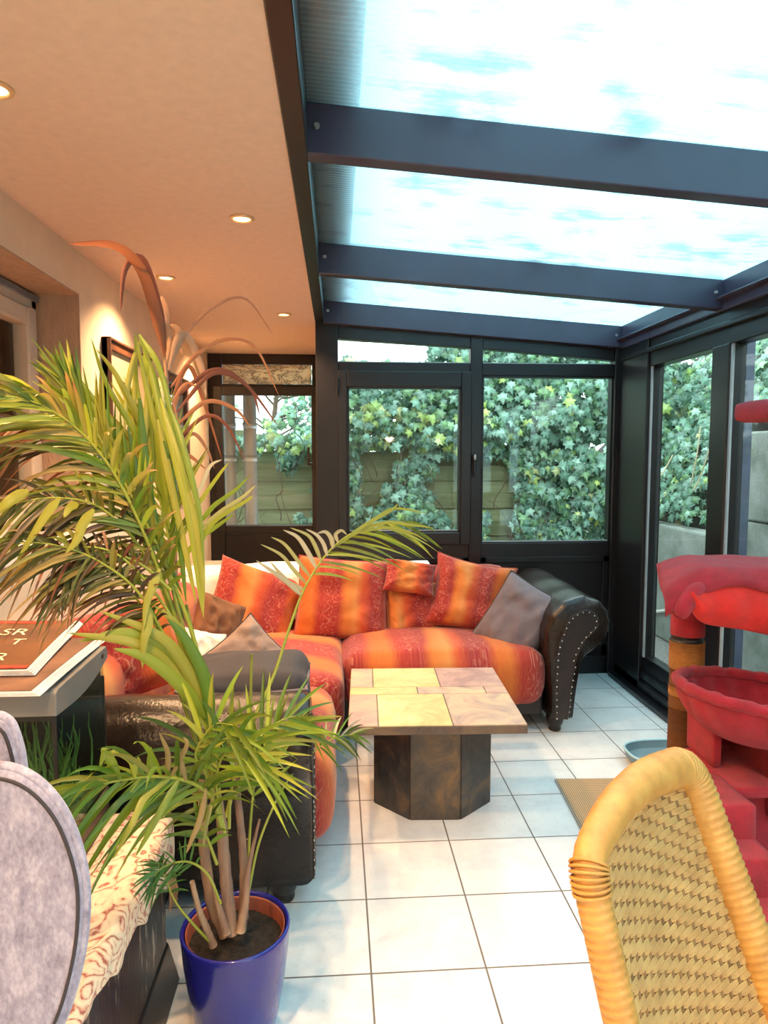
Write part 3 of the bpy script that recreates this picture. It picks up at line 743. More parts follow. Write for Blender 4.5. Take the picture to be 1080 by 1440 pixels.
pillow('cushion', 580, 858, 3.99, 78, 76, M['stripe1'], 'small striped cushion standing beneath a folded one in mid sofa', roll=2, tilt=16, thick=.12, group=gr, uvm=(.55, .8, .30, 0), pip=M['stripe2'])
pillow('cushion', 576, 812, 3.97, 74, 50, M['stripe3'], 'small striped cushion flopped on top of another in mid sofa', roll=-9, tilt=30, thick=.10, floppy=.02, group=gr, uvm=(.5, .5, .62, 0))
pillow('cushion', 662, 838, 3.95, 118, 108, M['stripe0'], 'large striped cushion with pointed corner beside the grey one', roll=-12, tilt=22, yaw=-6, thick=.17, pinch=.13, group=gr, uvm=(.95, 1, .22, 0), pip=M['stripe1'])
pillow('cushion', 728, 873, 3.70, 96, 116, M['greycush'], 'mauve grey square cushion leaning against right sofa arm', roll=-27, tilt=20, yaw=-28, thick=.15, pinch=.06, pip=M['darkcush'])
pillow('cushion', 180, 900, 2.72, 150, 130, M['stripe1'], 'round orange cushion at the left wall behind the fish tank', roll=8, tilt=16, yaw=38, thick=.20, pinch=.02, group=gr, uvm=(.5, .5, .5, 0), center=Vector((-.83, 2.72, .70)))
pillow('cushion', 306, 850, 3.35, 78, 78, M['browncush'], 'brown corduroy cushion behind the beige one', roll=-28, tilt=22, yaw=40, thick=.13, center=Vector((-.60, 3.45, .63)))
pillow('cushion', 300, 880, 3.1, 70, 80, M['whitecush'], 'white cushion showing beside the palm stalks', roll=-20, tilt=25, yaw=35, thick=.12, center=Vector((-.62, 3.10, .56)))
pillow('cushion', 345, 878, 2.95, 104, 92, M['tancush'], 'beige suede cushion with raised corner behind the charcoal pillow', roll=38, tilt=30, yaw=15, thick=.13, center=Vector((-.40, 2.98, .58)), pip=M['darkcush'])
# charcoal box cushion lying against near arm
dc = empty('cushion', (-.33, 2.52, .45), 'charcoal suede box cushion lying behind the near arm', 'cushion')
g = G(); roundbox(g, -.555, -.115, 2.36, 2.72, .475, .70, .05, 20, .02, .01, nz=8, amp=.014, seed=21); g.build('cover', M['darkcush'], dc, smooth=True, weld=.0005)
G().tube(spline([(-.555, 2.40, .655), (-.54, 2.352, .652), (-.34, 2.350, .645), (-.13, 2.352, .655), (-.112, 2.40, .652), (-.112, 2.68, .65)], 30), .006, 6).build('piping', M['greycush'], dc, smooth=True)

# ================================================================ COFFEE TABLE
tb = empty('coffee_table', (.40, 2.88, 0), 'square slate topped coffee table on an eight-sided base', 'coffee table')
TM = Matrix.Translation((.391, 2.868, 0)) @ Matrix.Rotation(math.radians(-2.2), 4, 'Z')
hw, hd, zt = .342, .355, .450
g = G(); g.box(-hw, hw, -hd, hd, zt-.038, zt-.003, mat=TM)
g.build('top_slab', M['slate_rim'], tb, bevel=.004)
g = G()
cells = [(0, .17, 0, .49, 2), (.17, .585, 0, .49, 0), (.585, 1, 0, .49, 1), (0, .43, .49, .62, 0), (.43, .86, .49, .62, 1), (.86, 1, .49, .62, 2), (0, .15, .62, 1, 1), (.15, .585, .62, 1, 0), (.585, 1, .62, 1, 2)]
e = .0022
for a, b, c, d, k in cells:
    g.box(-hw+2*hw*a+e, -hw+2*hw*b-e, -hd+2*hd*c+e, -hd+2*hd*d-e, zt-.006, zt, mi=k, mat=TM)
g.build('slate_tiles', [M['slate_yellow'], M['slate_mix'], M['slate_pink']], tb, bevel=.0015)
bm = Matrix.Translation((.402, 2.902, 0)) @ Matrix.Rotation(math.radians(-3.), 4, 'Z')
ap = .2475; rr = ap/Cc(PI/8)
oct_ = [(rr*Cc(PI/8+k*PI/4), rr*S(PI/8+k*PI/4)) for k in range(8)]
g = G(); g.prism([(a*.985, b*.985) for a, b in oct_], lambda a, b, t: bm @ Vector((a, b, t)), zt-.04); g.build('pedestal_core', M['grout'], tb)
g = G()
for k in range(8):
    p, q = Vector(oct_[k]), Vector(oct_[(k+1) % 8]); d = (q-p).normalized(); nn = Vector((d.y, -d.x)); p2, q2 = p+d*.004, q-d*.004
    i0, i1 = p2-nn*.012, q2-nn*.012
    pts = [(i0.x, i0.y, .0), (i1.x, i1.y, .0), (q2.x, q2.y, .0), (p2.x, p2.y, .0), (i0.x, i0.y, zt-.04), (i1.x, i1.y, zt-.04), (q2.x, q2.y, zt-.04), (p2.x, p2.y, zt-.04)]
    gg = G(); gg.hexa([bm @ Vector(t) for t in pts]); gg.build('slate_panel', M['slate_brown' if k % 2 else 'slate_dark'], tb)

# ================================================================ CHEST, RUNNER, FISH TANK
ch = empty('wooden_chest', (-.75, 1.49, 0), 'low carved black wooden chest beneath the fish tank', 'chest')
g = G(); g.box(-1.04, -.474, 1.14, 1.836, .03, .462); g.box(-1.04, -.466, 1.13, 1.842, .462, .482)
g.build('body', M['chest'], ch, bevel=.006)
g = G(); g.hexa([(-1.04, 1.13, 0), (-.445, 1.13, 0), (-.445, 1.862, 0), (-1.04, 1.862, 0), (-1.04, 1.14, .13), (-.470, 1.14, .13), (-.470, 1.84, .13), (-1.04, 1.84, .13)])
g.build('plinth', M['footwood'], ch, bevel=.008)
rn = empty('table_runner', (-.55, 1.5, .483), 'cream and rust paisley runner spilling over the chest edge', 'table runner')
def drop(y):   # hanging length over the right edge
    ks = [(1.14, .012), (1.25, .03), (1.36, .07), (1.47, .075), (1.58, .105), (1.70, .125), (1.78, .15), (1.86, .13)]
    for (a, p), (b, q) in zip(ks, ks[1:]):
        if y <= b: return p+(q-p)*max(0, (y-a))/(b-a)
    return ks[-1][1]
def rf(u, v):
    y = 1.145+.715*v; w = .19; d = drop(y)*(1+.12*S(v*23)); L = w+d; s = u*L
    wav = .005*S(y*34+u*5)*u
    if s < w-.012: return Vector((-.463-w+s, y, .489+.004*noise.noise(Vector((s*14, y*9, 0)))))
    if s < w+.012:
        f = (s-w+.012)/.024*PI/2; return Vector((-.475-.001+.016*S(f)+wav*.3, y, .473+.016*Cc(f)))
    return Vector((-.4585+abs(wav), y, .473-(s-w-.012)))
g = G(); g.grid(rf, 40, 70, uvf=lambda u, v: (u*.36, v*.75)); g.build('cloth', M['runner'], rn, smooth=True, solid=.003)
g = G()
for k in range(34):
    x = -.64+.178*k/33; y = 1.862+.003*random.random(); z = .478
    g.tube([(x, y-.004, .487), (x+.003, y+.008, .475), (x+random.uniform(-.004, .004), y+.012, z-.06), (x+random.uniform(-.012, .012), y+.014, z-.12-.04*random.random())], [.002, .0022, .002, .0012], 5)
for k in range(22):
    y = 1.80+.062*k/21; z0 = .474-drop(y)
    g.tube([(-.457, y, z0+.02), (-.455, y, z0-.02), (-.454+random.uniform(-.006, .01), y+random.uniform(-.01, .01), z0-.07-.03*random.random())], [.002, .002, .001], 5)
g.build('fringe', M['fringe'], rn)

X0, X1, Y0, Y1 = -1.035, -.62, 1.52, 1.836
tk = empty('aquarium', ((X0+X1)/2, (Y0+Y1)/2, .483), 'small dark glass fish tank with grey lid on the chest', 'aquarium')
G().box(X0-.004, X1+.004, Y0-.004, Y1+.002, .484, .58).build('stand', M['darkwood'], tk, bevel=.004)
g = G(); t = .005
g.box(X0, X1, Y0, Y0+t, .58, .91); g.box(X0, X1, Y1-t, Y1, .58, .91); g.box(X1-t, X1, Y0+t, Y1-t, .58, .91); g.box(X0, X0+t, Y0+t, Y1-t, .58, .91)
g.build('glass_walls', M['water'], tk)
for a, b in ((X1, Y0), (X1, Y1)): G().box(a-.007, a+.001, b-.004 if b > 1.7 else b-.001, b+.001 if b > 1.7 else b+.006, .58, .884).build('corner_edging', M['black'], tk)
G().box(X0, X1+.001, Y0-.004, Y0+.006, .885, .915).build('black_edging', M['black'], tk)
g = G()
g.box(X0+.006, X1-.006, Y1-.012, Y1-.006, .585, .9); g.box(X0+.006, X0+.012, Y0+.006, Y1-.006, .585, .9); g.build('backing', M['black'], tk)
def lidp(y):
    f = (y-Y0)/(Y1-Y0)
    return .904-.012*S(f*PI)+.012*f
poly = [(Y0-.012, .898)]+[(Y0+(Y1-Y0+.012)*k/10, lidp(Y0+(Y1-Y0)*k/10)-.006+(.018*(k/10)**3)) for k in range(1, 11)]+[(Y1+.014, .945), (Y1+.004, .963), (Y0, .957), (Y0-.012, .95)]
g = G(); g.prism(poly, lambda a, b, t: Vector((X1+.008-t, a, b)), X1-X0+.012); lid = g.build('lid', M['lid'], tk, bevel=.003)
g = G(); g.tube([(X1+.0085, Y1-.03, .945), (X1+.0095, Y1-.03, .945)], .007, 12); g.build('cable_hole', M['black'], lid)
g = G(); g.box(X0+.013, X1-.006, Y0+.006, Y1-.013, .582, .625); 
g.build('gravel_bed', M['tankgravel'], tk)
g = G()
rs = random.Random(3)
for k in range(170):
    x = rs.uniform(X0+.03, X1-.02); y = rs.uniform(Y0+.03, Y1-.03); h = rs.uniform(.06, .22)
    p = [Vector((x, y, .62))]
    for j in range(5): p.append(p[-1]+Vector((rs.uniform(-.014, .014), rs.uniform(-.012, .012), h/5)))
    for q in p: q.x = min(max(q.x, X0+.02), X1-.012); q.y = min(max(q.y, Y0+.012), Y1-.02)
    g.tube(p, [.003, .003, .0035, .003, .002, .001], 4)
tag(g.build('aquarium_plants', M['waterplant'], base=((X0+X1)/2, (Y0+Y1)/2, .62)), 'tangled green weed growing inside the fish tank', 'aquatic plants', kind='stuff')
def rock(x, y, z, a, b, c, lb, sd):
    g = G(); vs = []; fs = []; n1, n2 = 8, 14
    g.grid(lambda u, v: Vector((x, y, z))+Vector((a*S(v*PI)*Cc(u*2*PI), b*S(v*PI)*S(u*2*PI), c*Cc(v*PI)))*(1+.25*noise.noise(Vector((Cc(u*2*PI)*1.3+sd, S(u*2*PI)*1.3, v*3)))), n2, n1)
    tag(g.build('stone', M['rock'], smooth=True, weld=.0004), lb, 'stone')
rock(-.79, 1.57, .64, .055, .03, .022, 'flat pale stone at the front left of the tank floor', 1)
rock(-.68, 1.575, .637, .045, .03, .02, 'smaller pale stone by the tank corner on its gravel', 5)
# newspapers and magazines on the lid
def paper(nm, corners, z0, z1, lb, cat, cover, curl=.012, lines=None, mats=None):
    """corners: photo pixels of near-left, near-right, far-right, far-left on the plane z0"""
    P = [U(a, b, z=z0) for a, b in corners]
    c = sum(P, Vector())/4
    r = empty(nm, (c.x, c.y, z0), lb, cat)
    bl_ = lambda u, v: (P[0]*(1-u)+P[1]*u)*(1-v)+(P[3]*(1-u)+P[2]*u)*v
    def top(u, v, o=0): 
        q = bl_(u, v).copy(); q.z = z1+o+curl*S(v*2.6+.3)*(u**2)*.9; return q
    g = G()
    nl = 4
    for k in range(nl):
        o = -(z1-z0)*(k+1)/nl; sh = .004*k
        g.grid(lambda u, v: top(u, v, o)+Vector((sh*u, 0, 0)), 14, 12)
        g.grid(lambda u, v: top(u, v, o+(z1-z0)/nl*.8)+Vector((sh*u, 0, 0)), 14, 12)
        for (ua, va, ub, vb) in ((0, 0, 1, 0), (1, 0, 1, 1), (1, 1, 0, 1), (0, 1, 0, 0)):
            g.grid(lambda s, w: top(ua+(ub-ua)*s, va+(vb-va)*s, o+(z1-z0)/nl*.8*w)+Vector((sh*(ua+(ub-ua)*s), 0, 0)), 12, 1)
    g.build('pages', M['paper'], r)
    g = G(); g.grid(lambda u, v: top(u*.985, .015+v*.97, .0012), 14, 12); g.build('cover', cover, r, smooth=True)
    return r, top
np1, top1 = paper('newspaper', [(-330, 985), (48, 980), (142, 902), (-150, 900)], .9655, .9745, 'folded newspaper with brown page lying lowest on the tank lid', 'newspaper', simple('brown_news_photo', (.26, .13, .08), .6, var=.3, scale=6), curl=.004)
np2, top2 = paper('magazine', [(-330, 955), (42, 951), (112, 879), (-170, 877)], .979, .991, 'glossy brown magazine with cream lettering on top of the pile', 'magazine', M['coverink'], curl=.006)
g = G(); g.grid(lambda u, v: top2(u*.982, .02+.045*v, .0022), 12, 1); g.grid(lambda u, v: top2(.4+.5*u, .90+.05*v, .0022), 12, 1); g.build('red_band', M['inkred'], np2)
def text_on(txt, u0, v0, hgt, top, par, mat, nm='lettering'):
    cu = bpy.data.curves.new('lettering_curve', 'FONT'); cu.body = txt; cu.size = 1.; cu.extrude = 0
    ob = bpy.data.objects.new('lettering_tmp', cu); COL.objects.link(ob)
    dg = bpy.context.evaluated_depsgraph_get(); me = bpy.data.meshes.new_from_object(ob.evaluated_get(dg))
    vs = [Vector(v.co) for v in me.vertices]; fs = [tuple(p.vertices) for p in me.polygons]
    bpy.data.objects.remove(ob)
    q = G(); q.add([top(min(.98, u0+v.x*hgt*.75), v0+v.y*hgt*1.25, .0026) for v in vs], fs); q.build(nm, mat, par)
text_on('R', .80, .14, .14, top2, np2, M['inkcream'])
text_on('T', .80, .42, .13, top2, np2, M['inkcream'])
text_on('SR', .70, .62, .16, top2, np2, M['inkcream'])

# ================================================================ FELT CHAIR
fc = empty('felt_chair', (-.52, .78, 0), 'grey felt shell chair with rounded stitched back, partly out of frame', 'chair')
def felt_pad(name, pts_px, Y, t, par, lean=.0):
    P = spline([U(a, b, y=Y) for a, b in pts_px], 90, closed=True)
    c = sum(P, Vector())/len(P); g = G(); n = len(P); rings = []
    for s, off in ((.955, -t/2+.001), (.99, -t/2+.004), (1.0, 0), (.99, t/2-.004), (.955, t/2-.001)):
        rings.append([c+(p-c)*s+Vector((0, off, 0)) for p in P])
    vs = [p for r in rings for p in r]; fs = []
    for j in range(4):
        for i in range(n): fs.append((j*n+i, j*n+(i+1) % n, (j+1)*n+(i+1) % n, (j+1)*n+i))
    fs += [tuple(range(n-1, -1, -1)), tuple(4*n+i for i in range(n))]
    g.add(vs, fs)
    o = g.build(name, M['felt'], par, smooth=False)
    g = G(); g.tube([c+(p-c)*.95+Vector((0, -t/2, 0)) for p in P], .0028, 5, closed=True); g.build('stitched_seam', M['darkcush'], o, smooth=True)
    g = G(); g.tube([p for p in P], .0075, 8, closed=True, flat=1.); g.build('edge_binding', M['felt'], o, smooth=True)
    return o
felt_pad('backrest', [(-8, 1077), (45, 1092), (88, 1138), (114, 1205), (121, 1270), (112, 1350), (84, 1440), (30, 1520), (-40, 1550), (-130, 1500), (-160, 1400), (-170, 1270), (-140, 1160), (-80, 1095)], 1.0, .028, fc)
felt_pad('back_shell', [(-20, 1006), (8, 1010), (22, 1032), (33, 1085), (40, 1200), (30, 1400), (-60, 1480), (-190, 1440), (-215, 1250), (-190, 1080), (-120, 1015)], 1.055, .03, fc)
g = G(); roundbox(g, -.77, -.42, .60, 1.0, .42, .50, .035, 14, .01); g.build('seat', M['felt'], fc, smooth=True, weld=.0005)
for x, y in ((-.73, .64), (-.46, .64), (-.73, 1.0), (-.46, 1.0)): G().tube([(x, y, .43), (x*1.02, y, 0)], [.016, .011], 10).build('leg', M['darkwood'], fc)

# ================================================================ POTTED PALM
PXc, PYc = -.262, 1.68
pm = empty('potted_palm', (PXc, PYc, 0), 'tall arching palm in cobalt blue pot with some dry fronds', 'potted palm')
g = G(); g.lathe([(.088, 0), (.095, .004), (.108, .06), (.122, .14), (.131, .21), (.135, .265), (.137, .278), (.134, .284), (.128, .282), (.126, .27), (.122, .24), (.110, .2), (0, .2)], (PXc, PYc, 0), 48)
g.build('pot', M['bluepot'], pm, smooth=True)
g = G(); g.lathe([(.112, .2), (.120, .272), (.1235, .276), (.1235, .272), (.120, .245)], (PXc, PYc, 0), 40, cap=False); g.build('liner', M['terracotta'], pm, smooth=True)
g = G(); nr = 10
g.grid(lambda u, v: Vector((PXc+.119*v*Cc(u*2*PI), PYc+.119*v*S(u*2*PI), .238+.02*(1-v)+.012*noise.noise(Vector((v*5*Cc(u*2*PI), v*5*S(u*2*PI), 1)))*(1-v**6)+.006*noise.noise(Vector((v*18*Cc(u*2*PI), v*18*S(u*2*PI), 1))))), 60, 24)
g.build('soil', M['soil'], pm, smooth=True, weld=.0004)
def pxl(pts): return [U(a, b, y=c) for a, b, c in pts]
def stem(pts, r0, r1, mat='trunk', nm='stem', cols=None):
    P = spline(pxl(pts), 26)
    rs = [(r0+(r1-r0)*i/25)*(1+.06*S(i*2.1)) for i in range(26)]
    return G().tube(P, rs, 10, cols=[cols]*26 if cols else None).build(nm, M[mat], pm, smooth=True)
stem([(318, 1315, 1.66), (298, 1270, 1.67), (287, 1190, 1.68), (285, 1120, 1.70), (288, 1050, 1.72)], .016, .010)
stem([(326, 1312, 1.64), (319, 1250, 1.64), (313, 1180, 1.65), (312, 1160, 1.66), (300, 1090, 1.67)], .017, .011)
stem([(340, 1308, 1.66), (343, 1240, 1.68), (340, 1180, 1.70), (333, 1110, 1.72), (325, 1040, 1.74)], .012, .008)
stem([(300, 1330, 1.62), (288, 1300, 1.61), (280, 1280, 1.60), (270, 1240, 1.58)], .010, .006)
stem([(345, 1292, 1.70), (347, 1240, 1.71), (348, 1180, 1.73)], .008, .006)
for a in ([(319, 1312, 1.62), (306, 1268, 1.62), (294, 1225, 1.63)], [(338, 1310, 1.63), (346, 1260, 1.64), (350, 1218, 1.66), (365, 1152, 1.69)]): stem(a, .012, .003, 'trunk', 'leaf_sheath')

YG = [(.50, .56, .05), (.42, .53, .04), (.58, .58, .08), (.30, .43, .03)]
GR = [(.16, .32, .03), (.22, .38, .04), (.12, .25, .04), (.30, .42, .04)]
DK = [(.10, .13, .03), (.15, .17, .03), (.20, .20, .05), (.11, .06, .03), (.17, .12, .04)]
BR = [(.40, .13, .05), (.54, .21, .09), (.62, .31, .16), (.28, .08, .04)]
PA = [(.72, .66, .40), (.80, .74, .52), (.62, .62, .25)]
OL = [(.33, .36, .04), (.42, .40, .06), (.22, .27, .03), (.48, .36, .07)]
rp = random.Random(11)
def blade(g, p0, d, L, w, droop, nrm, col, tip, ns=6, twist=0., curl=0.):
    d = d.normalized(); side = d.cross(nrm).normalized(); prev = Vector(p0); vs = []; cs = []
    for i in range(ns+1):
        s = i/ns
        p = Vector(p0)+d*(L*s*(1-.12*s*droop))+Vector((0, 0, -1))*(droop*L*.55*s*s)+side*curl*L*s*s
        tw = twist*s; sd = side*Cc(tw)+nrm*S(tw)
        ww = w*min(1., .35+s*3.2)*(max(0., 1-s**2.2))**.8+.0004
        up = nrm*ww*.28
        vs += [p-sd*ww*.5+up, p, p+sd*ww*.5+up]
        c = [col[k]*(1-s**3)+tip[k]*s**3 for k in range(3)]; cs += [c, [k*1.12 for k in c], c]
    fs = []
    for i in range(ns):
        a = i*3; fs += [(a, a+1, a+4, a+3), (a+1, a+2, a+5, a+4)]
    g.add(vs, fs, None, 0, cs)
def frond(pts, n, L, w, pal, spread=(62, 25), droop=.35, sides=(1, -1), slen=None, t0=.18, rr=.0045, nrm=(0, -1, .25), mat='leaf', tipc=None, rcol=(.42, .46, .07), jit=.22, lenf=None, lab=None, endf=1.0, curl=.0):
    P = spline(pxl(pts), 60); g = G(); nv = Vector(nrm).normalized()
    g.tube(P, [rr*(1-.75*i/59) for i in range(60)], 6, cols=[rcol]*60)
    for k in range(n):
        t = t0+(endf-t0)*(k+.5)/n
        for sd in sides:
            tt = min(.995, t+rp.uniform(-.35, .35)/n*(1-t0)); i = min(58, int(tt*59)); p = P[i].lerp(P[i+1], tt*59-i)
            T = (P[min(59, i+2)]-P[max(0, i-2)]).normalized(); sv = T.cross(nv).normalized()*sd
            q = (tt-t0)/(1-t0)
            a = math.radians(spread[0]+(spread[1]-spread[0])*q+rp.uniform(-9, 9))
            d = T*Cc(a)+sv*S(a)+nv*rp.uniform(-jit, jit)*1.2
            lf = lenf(q) if lenf else (.55+.55*S(PI*min(1, q*.85+.12)))
            c = list(rp.choice(pal)); f = rp.uniform(.36, .80); c = [x*f for x in c]
            tc = rp.choice(tipc) if tipc and rp.random() < .6 else c
            nn = (nv+Vector((rp.uniform(-.4, .4), rp.uniform(-.2, .2), rp.uniform(-.4, .4)))).normalized()
            blade(g, p, d, L*lf*(slen[0 if sd > 0 else 1] if slen else 1)*rp.uniform(.85, 1.12), w*rp.uniform(.8, 1.15), droop*rp.uniform(.6, 1.35), nn, c, tc, twist=rp.uniform(-.5, .5), curl=curl*rp.uniform(.3, 1.2)*sd)
    o = g.build('frond', M[mat], pm, smooth=True)
    if lab: o['label'] = lab
    return o
def strap(pts, w, col, tip=None, nm='leaflet', mat='leaf', n=22):
    """single broad leaflet following photo pixels"""
    P = spline(pxl(pts), n); g = G(); vs = []; cs = []; tip = tip or col
    for i, p in enumerate(P):
        s = i/(n-1); T = (P[min(n-1, i+1)]-P[max(0, i-1)]).normalized(); nv = (CAM-p).normalized(); sd = T.cross(nv).normalized()
        ww = w*min(1, .3+s*4)*(max(0., 1-s**2.5))**.7+.0004
        vs += [p-sd*ww*.5-nv*ww*.2, p, p+sd*ww*.5-nv*ww*.2]
        c = [col[k]*(1-s**2)+tip[k]*s**2 for k in range(3)]; cs += [c, [k*1.1 for k in c], c]
    fs = []
    for i in range(n-1):
        a = i*3; fs += [(a, a+1, a+4, a+3), (a+1, a+2, a+5, a+4)]
    g.add(vs, fs, None, 0, cs); return g, P
def leaflets(lst, pal, w, mat='leaf', nm='frond', tip=None):
    g = G()
    for pts in lst:
        c = [k*(.68 if mat == 'dry' else .58) for k in rp.choice(pal)]; q, _ = strap(pts, w*rp.uniform(.8, 1.15), c, rp.choice(tip) if tip else None)
        o = len(g.v); g.v += q.v; g.uv += q.uv; g.col += q.col; g.mi += q.mi; g.f += [tuple(i+o for i in f) for f in q.f]
    return g.build(nm, M[mat], pm, smooth=True)

# big frond arching over to the left edge
frond([(300, 1080, 1.68), (276, 960, 1.66), (240, 850, 1.63), (196, 735, 1.58), (150, 650, 1.53), (95, 592, 1.48), (30, 560, 1.43), (-40, 560, 1.38)], 40, .25, .014, YG+GR+OL, (50, 16), .75, slen=(.62, 1.05), t0=.30, rr=.006, tipc=BR)
# upright frond with fan of long yellow blades
frond([(296, 1100, 1.66), (272, 980, 1.68), (252, 860, 1.72), (238, 760, 1.75), (222, 690, 1.78), (212, 640, 1.80), (206, 600, 1.80)], 22, .21, .013, YG+YG+OL, (42, 12), .05, t0=.42, rr=.006, jit=.12)
leaflets([[(236, 740, 1.74), (215, 640, 1.76), (193, 545, 1.78), (190, 465, 1.78)], [(240, 730, 1.72), (228, 640, 1.73), (205, 540, 1.75), (191, 470, 1.76)], [(238, 745, 1.73), (222, 620, 1.74), (220, 540, 1.76), (193, 468, 1.77)],
           [(212, 700, 1.73), (180, 640, 1.72), (120, 585, 1.70), (55, 490, 1.68)], [(215, 690, 1.73), (170, 620, 1.72), (110, 560, 1.70), (42, 472, 1.68)], [(205, 670, 1.74), (160, 600, 1.73), (100, 520, 1.72), (82, 478, 1.71)],
           [(225, 715, 1.73), (180, 660, 1.72), (110, 610, 1.70), (52, 505, 1.68)], [(230, 700, 1.74), (190, 610, 1.74), (150, 540, 1.73), (128, 475, 1.72)], [(228, 690, 1.75), (200, 600, 1.75), (165, 530, 1.74), (135, 490, 1.73)],
           [(200, 480, 1.78), (216, 540, 1.75), (232, 620, 1.72), (236, 700, 1.70)], [(196, 470, 1.78), (225, 520, 1.74), (243, 600, 1.71), (252, 700, 1.69)], [(210, 520, 1.77), (205, 600, 1.74), (196, 660, 1.72)], [(198, 478, 1.79), (180, 540, 1.76), (175, 610, 1.73)],
           [(218, 720, 1.72), (170, 650, 1.71), (105, 570, 1.69), (66, 508, 1.68)], [(208, 690, 1.73), (150, 600, 1.72), (95, 530, 1.71), (60, 486, 1.70)], [(200, 500, 1.78), (224, 560, 1.75), (238, 650, 1.72)], [(204, 520, 1.78), (214, 600, 1.75), (216, 680, 1.73)], [(192, 500, 1.79), (188, 580, 1.77), (186, 640, 1.75)]], YG, .015)
# packed diagonal frond pointing to the upper left
frond([(294, 1000, 1.64), (270, 890, 1.64), (222, 770, 1.63), (170, 670, 1.62), (125, 590, 1.61), (95, 540, 1.60)], 40, .17, .010, YG+GR+YG, (30, 12), .25, t0=.32, rr=.006, jit=.12)
frond([(240, 830, 1.60), (200, 795, 1.57), (155, 778, 1.54), (118, 785, 1.51), (92, 812, 1.49)], 24, .11, .008, DK, (58, 25), 1.1, t0=.2, rr=.004, jit=.3, tipc=BR)
# closed bundle of long blades on the right of the stalk
leaflets([[(226, 560, 1.70), (246, 640, 1.66), (268, 740, 1.62), (284, 862, 1.60)], [(232, 580, 1.69), (255, 660, 1.65), (276, 760, 1.62), (288, 845, 1.60)], [(222, 590, 1.70), (240, 680, 1.67), (262, 780, 1.64), (276, 850, 1.62)],
           [(236, 600, 1.68), (262, 690, 1.64), (282, 780, 1.61), (286, 870, 1.60)], [(230, 620, 1.69), (246, 700, 1.67), (256, 790, 1.65), (262, 850, 1.64)], [(238, 570, 1.67), (258, 630, 1.64), (280, 720, 1.61), (287, 800, 1.60)],
           [(196, 560, 1.72), (205, 660, 1.70), (225, 760, 1.68), (258, 840, 1.67)], [(180, 600, 1.72), (200, 700, 1.70), (230, 790, 1.68), (262, 880, 1.67)], [(170, 640, 1.72), (195, 730, 1.70), (225, 810, 1.69), (250, 870, 1.68)]], YG+GR, .019)
# small side sprays to the right of the bundle
leaflets([[(278, 740, 1.64), (300, 712, 1.64), (330, 690, 1.64), (352, 668, 1.64)], [(278, 748, 1.64), (310, 720, 1.63), (340, 700, 1.62), (360, 682, 1.62)], [(276, 715, 1.64), (292, 690, 1.64), (310, 665, 1.64), (322, 650, 1.64)],
           [(278, 758, 1.63), (305, 740, 1.62), (330, 722, 1.61)], [(280, 770, 1.62), (300, 735, 1.62), (345, 705, 1.61), (356, 697, 1.61)], [(274, 700, 1.65), (285, 680, 1.65), (296, 655, 1.65), (312, 646, 1.65)]], YG+PA, .010)
# arching frond to the right with pale blades
frond([(318, 1150, 1.72), (345, 1040, 1.80), (385, 950, 1.90), (408, 880, 1.98), (432, 820, 2.05), (470, 768, 2.12), (520, 738, 2.18), (572, 733, 2.22)], 20, .21, .010, YG, (55, 12), .45, t0=.60, rr=.006, sides=(1,), jit=.3)
leaflets([[(437, 812, 2.05), (420, 790, 2.03), (400, 765, 2.0), (381, 755, 1.98)], [(432, 822, 2.05), (412, 800, 2.03), (395, 780, 2.0), (366, 765, 1.97)], [(445, 800, 2.06), (432, 775, 2.04), (418, 755, 2.02), (398, 745, 2.0)], [(452, 790, 2.07), (442, 765, 2.05), (432, 752, 2.03), (408, 742, 2.01)],
           [(460, 782, 2.08), (455, 765, 2.06), (445, 752, 2.05), (430, 744, 2.03)], [(425, 838, 2.03), (408, 822, 2.01), (385, 805, 1.99), (360, 788, 1.96)], [(468, 772, 2.1), (466, 758, 2.08), (458, 748, 2.07), (446, 750, 2.06)], [(428, 830, 2.04), (405, 818, 2.02), (380, 790, 1.99)], [(476, 764, 2.1), (472, 752, 2.09), (480, 746, 2.08), (488, 752, 2.08)]], PA, .014)
leaflets([[(470, 770, 2.12), (520, 735, 2.14), (550, 718, 2.16), (560, 708, 2.17)], [(480, 760, 2.12), (530, 728, 2.15), (556, 715, 2.17), (600, 722, 2.2)], [(490, 755, 2.13), (540, 735, 2.16), (575, 738, 2.18), (608, 742, 2.2)], [(500, 750, 2.13), (545, 742, 2.16), (580, 750, 2.18), (602, 762, 2.2)]], YG, .010)
# lower left fronds, olive and brown
frond([(282, 1040, 1.64), (246, 930, 1.60), (200, 840, 1.55), (140, 790, 1.50), (70, 765, 1.46), (-10, 765, 1.42)], 32, .18, .010, DK+OL, (60, 22), .95, slen=(.6, 1.05), t0=.30, rr=.005, tipc=BR, jit=.35)
frond([(270, 990, 1.63), (225, 890, 1.60), (180, 830, 1.57), (130, 800, 1.53), (75, 820, 1.50)], 24, .13, .009, DK, (62, 25), .85, slen=(.6, 1.1), t0=.25, rr=.0045, sides=(1, -1), tipc=BR, jit=.3)
frond([(262, 930, 1.66), (215, 800, 1.62), (150, 720, 1.56), (80, 700, 1.50), (0, 712, 1.46)], 32, .20, .011, OL+DK, (60, 22), .8, slen=(.6, 1.05), t0=.30, rr=.005, tipc=BR, jit=.35)
frond([(250, 880, 1.7), (200, 760, 1.68), (140, 650, 1.64), (90, 600, 1.6), (20, 590, 1.56)], 28, .19, .010, DK+BR, (60, 25), .9, slen=(.55, 1.1), t0=.35, rr=.0045, jit=.4)
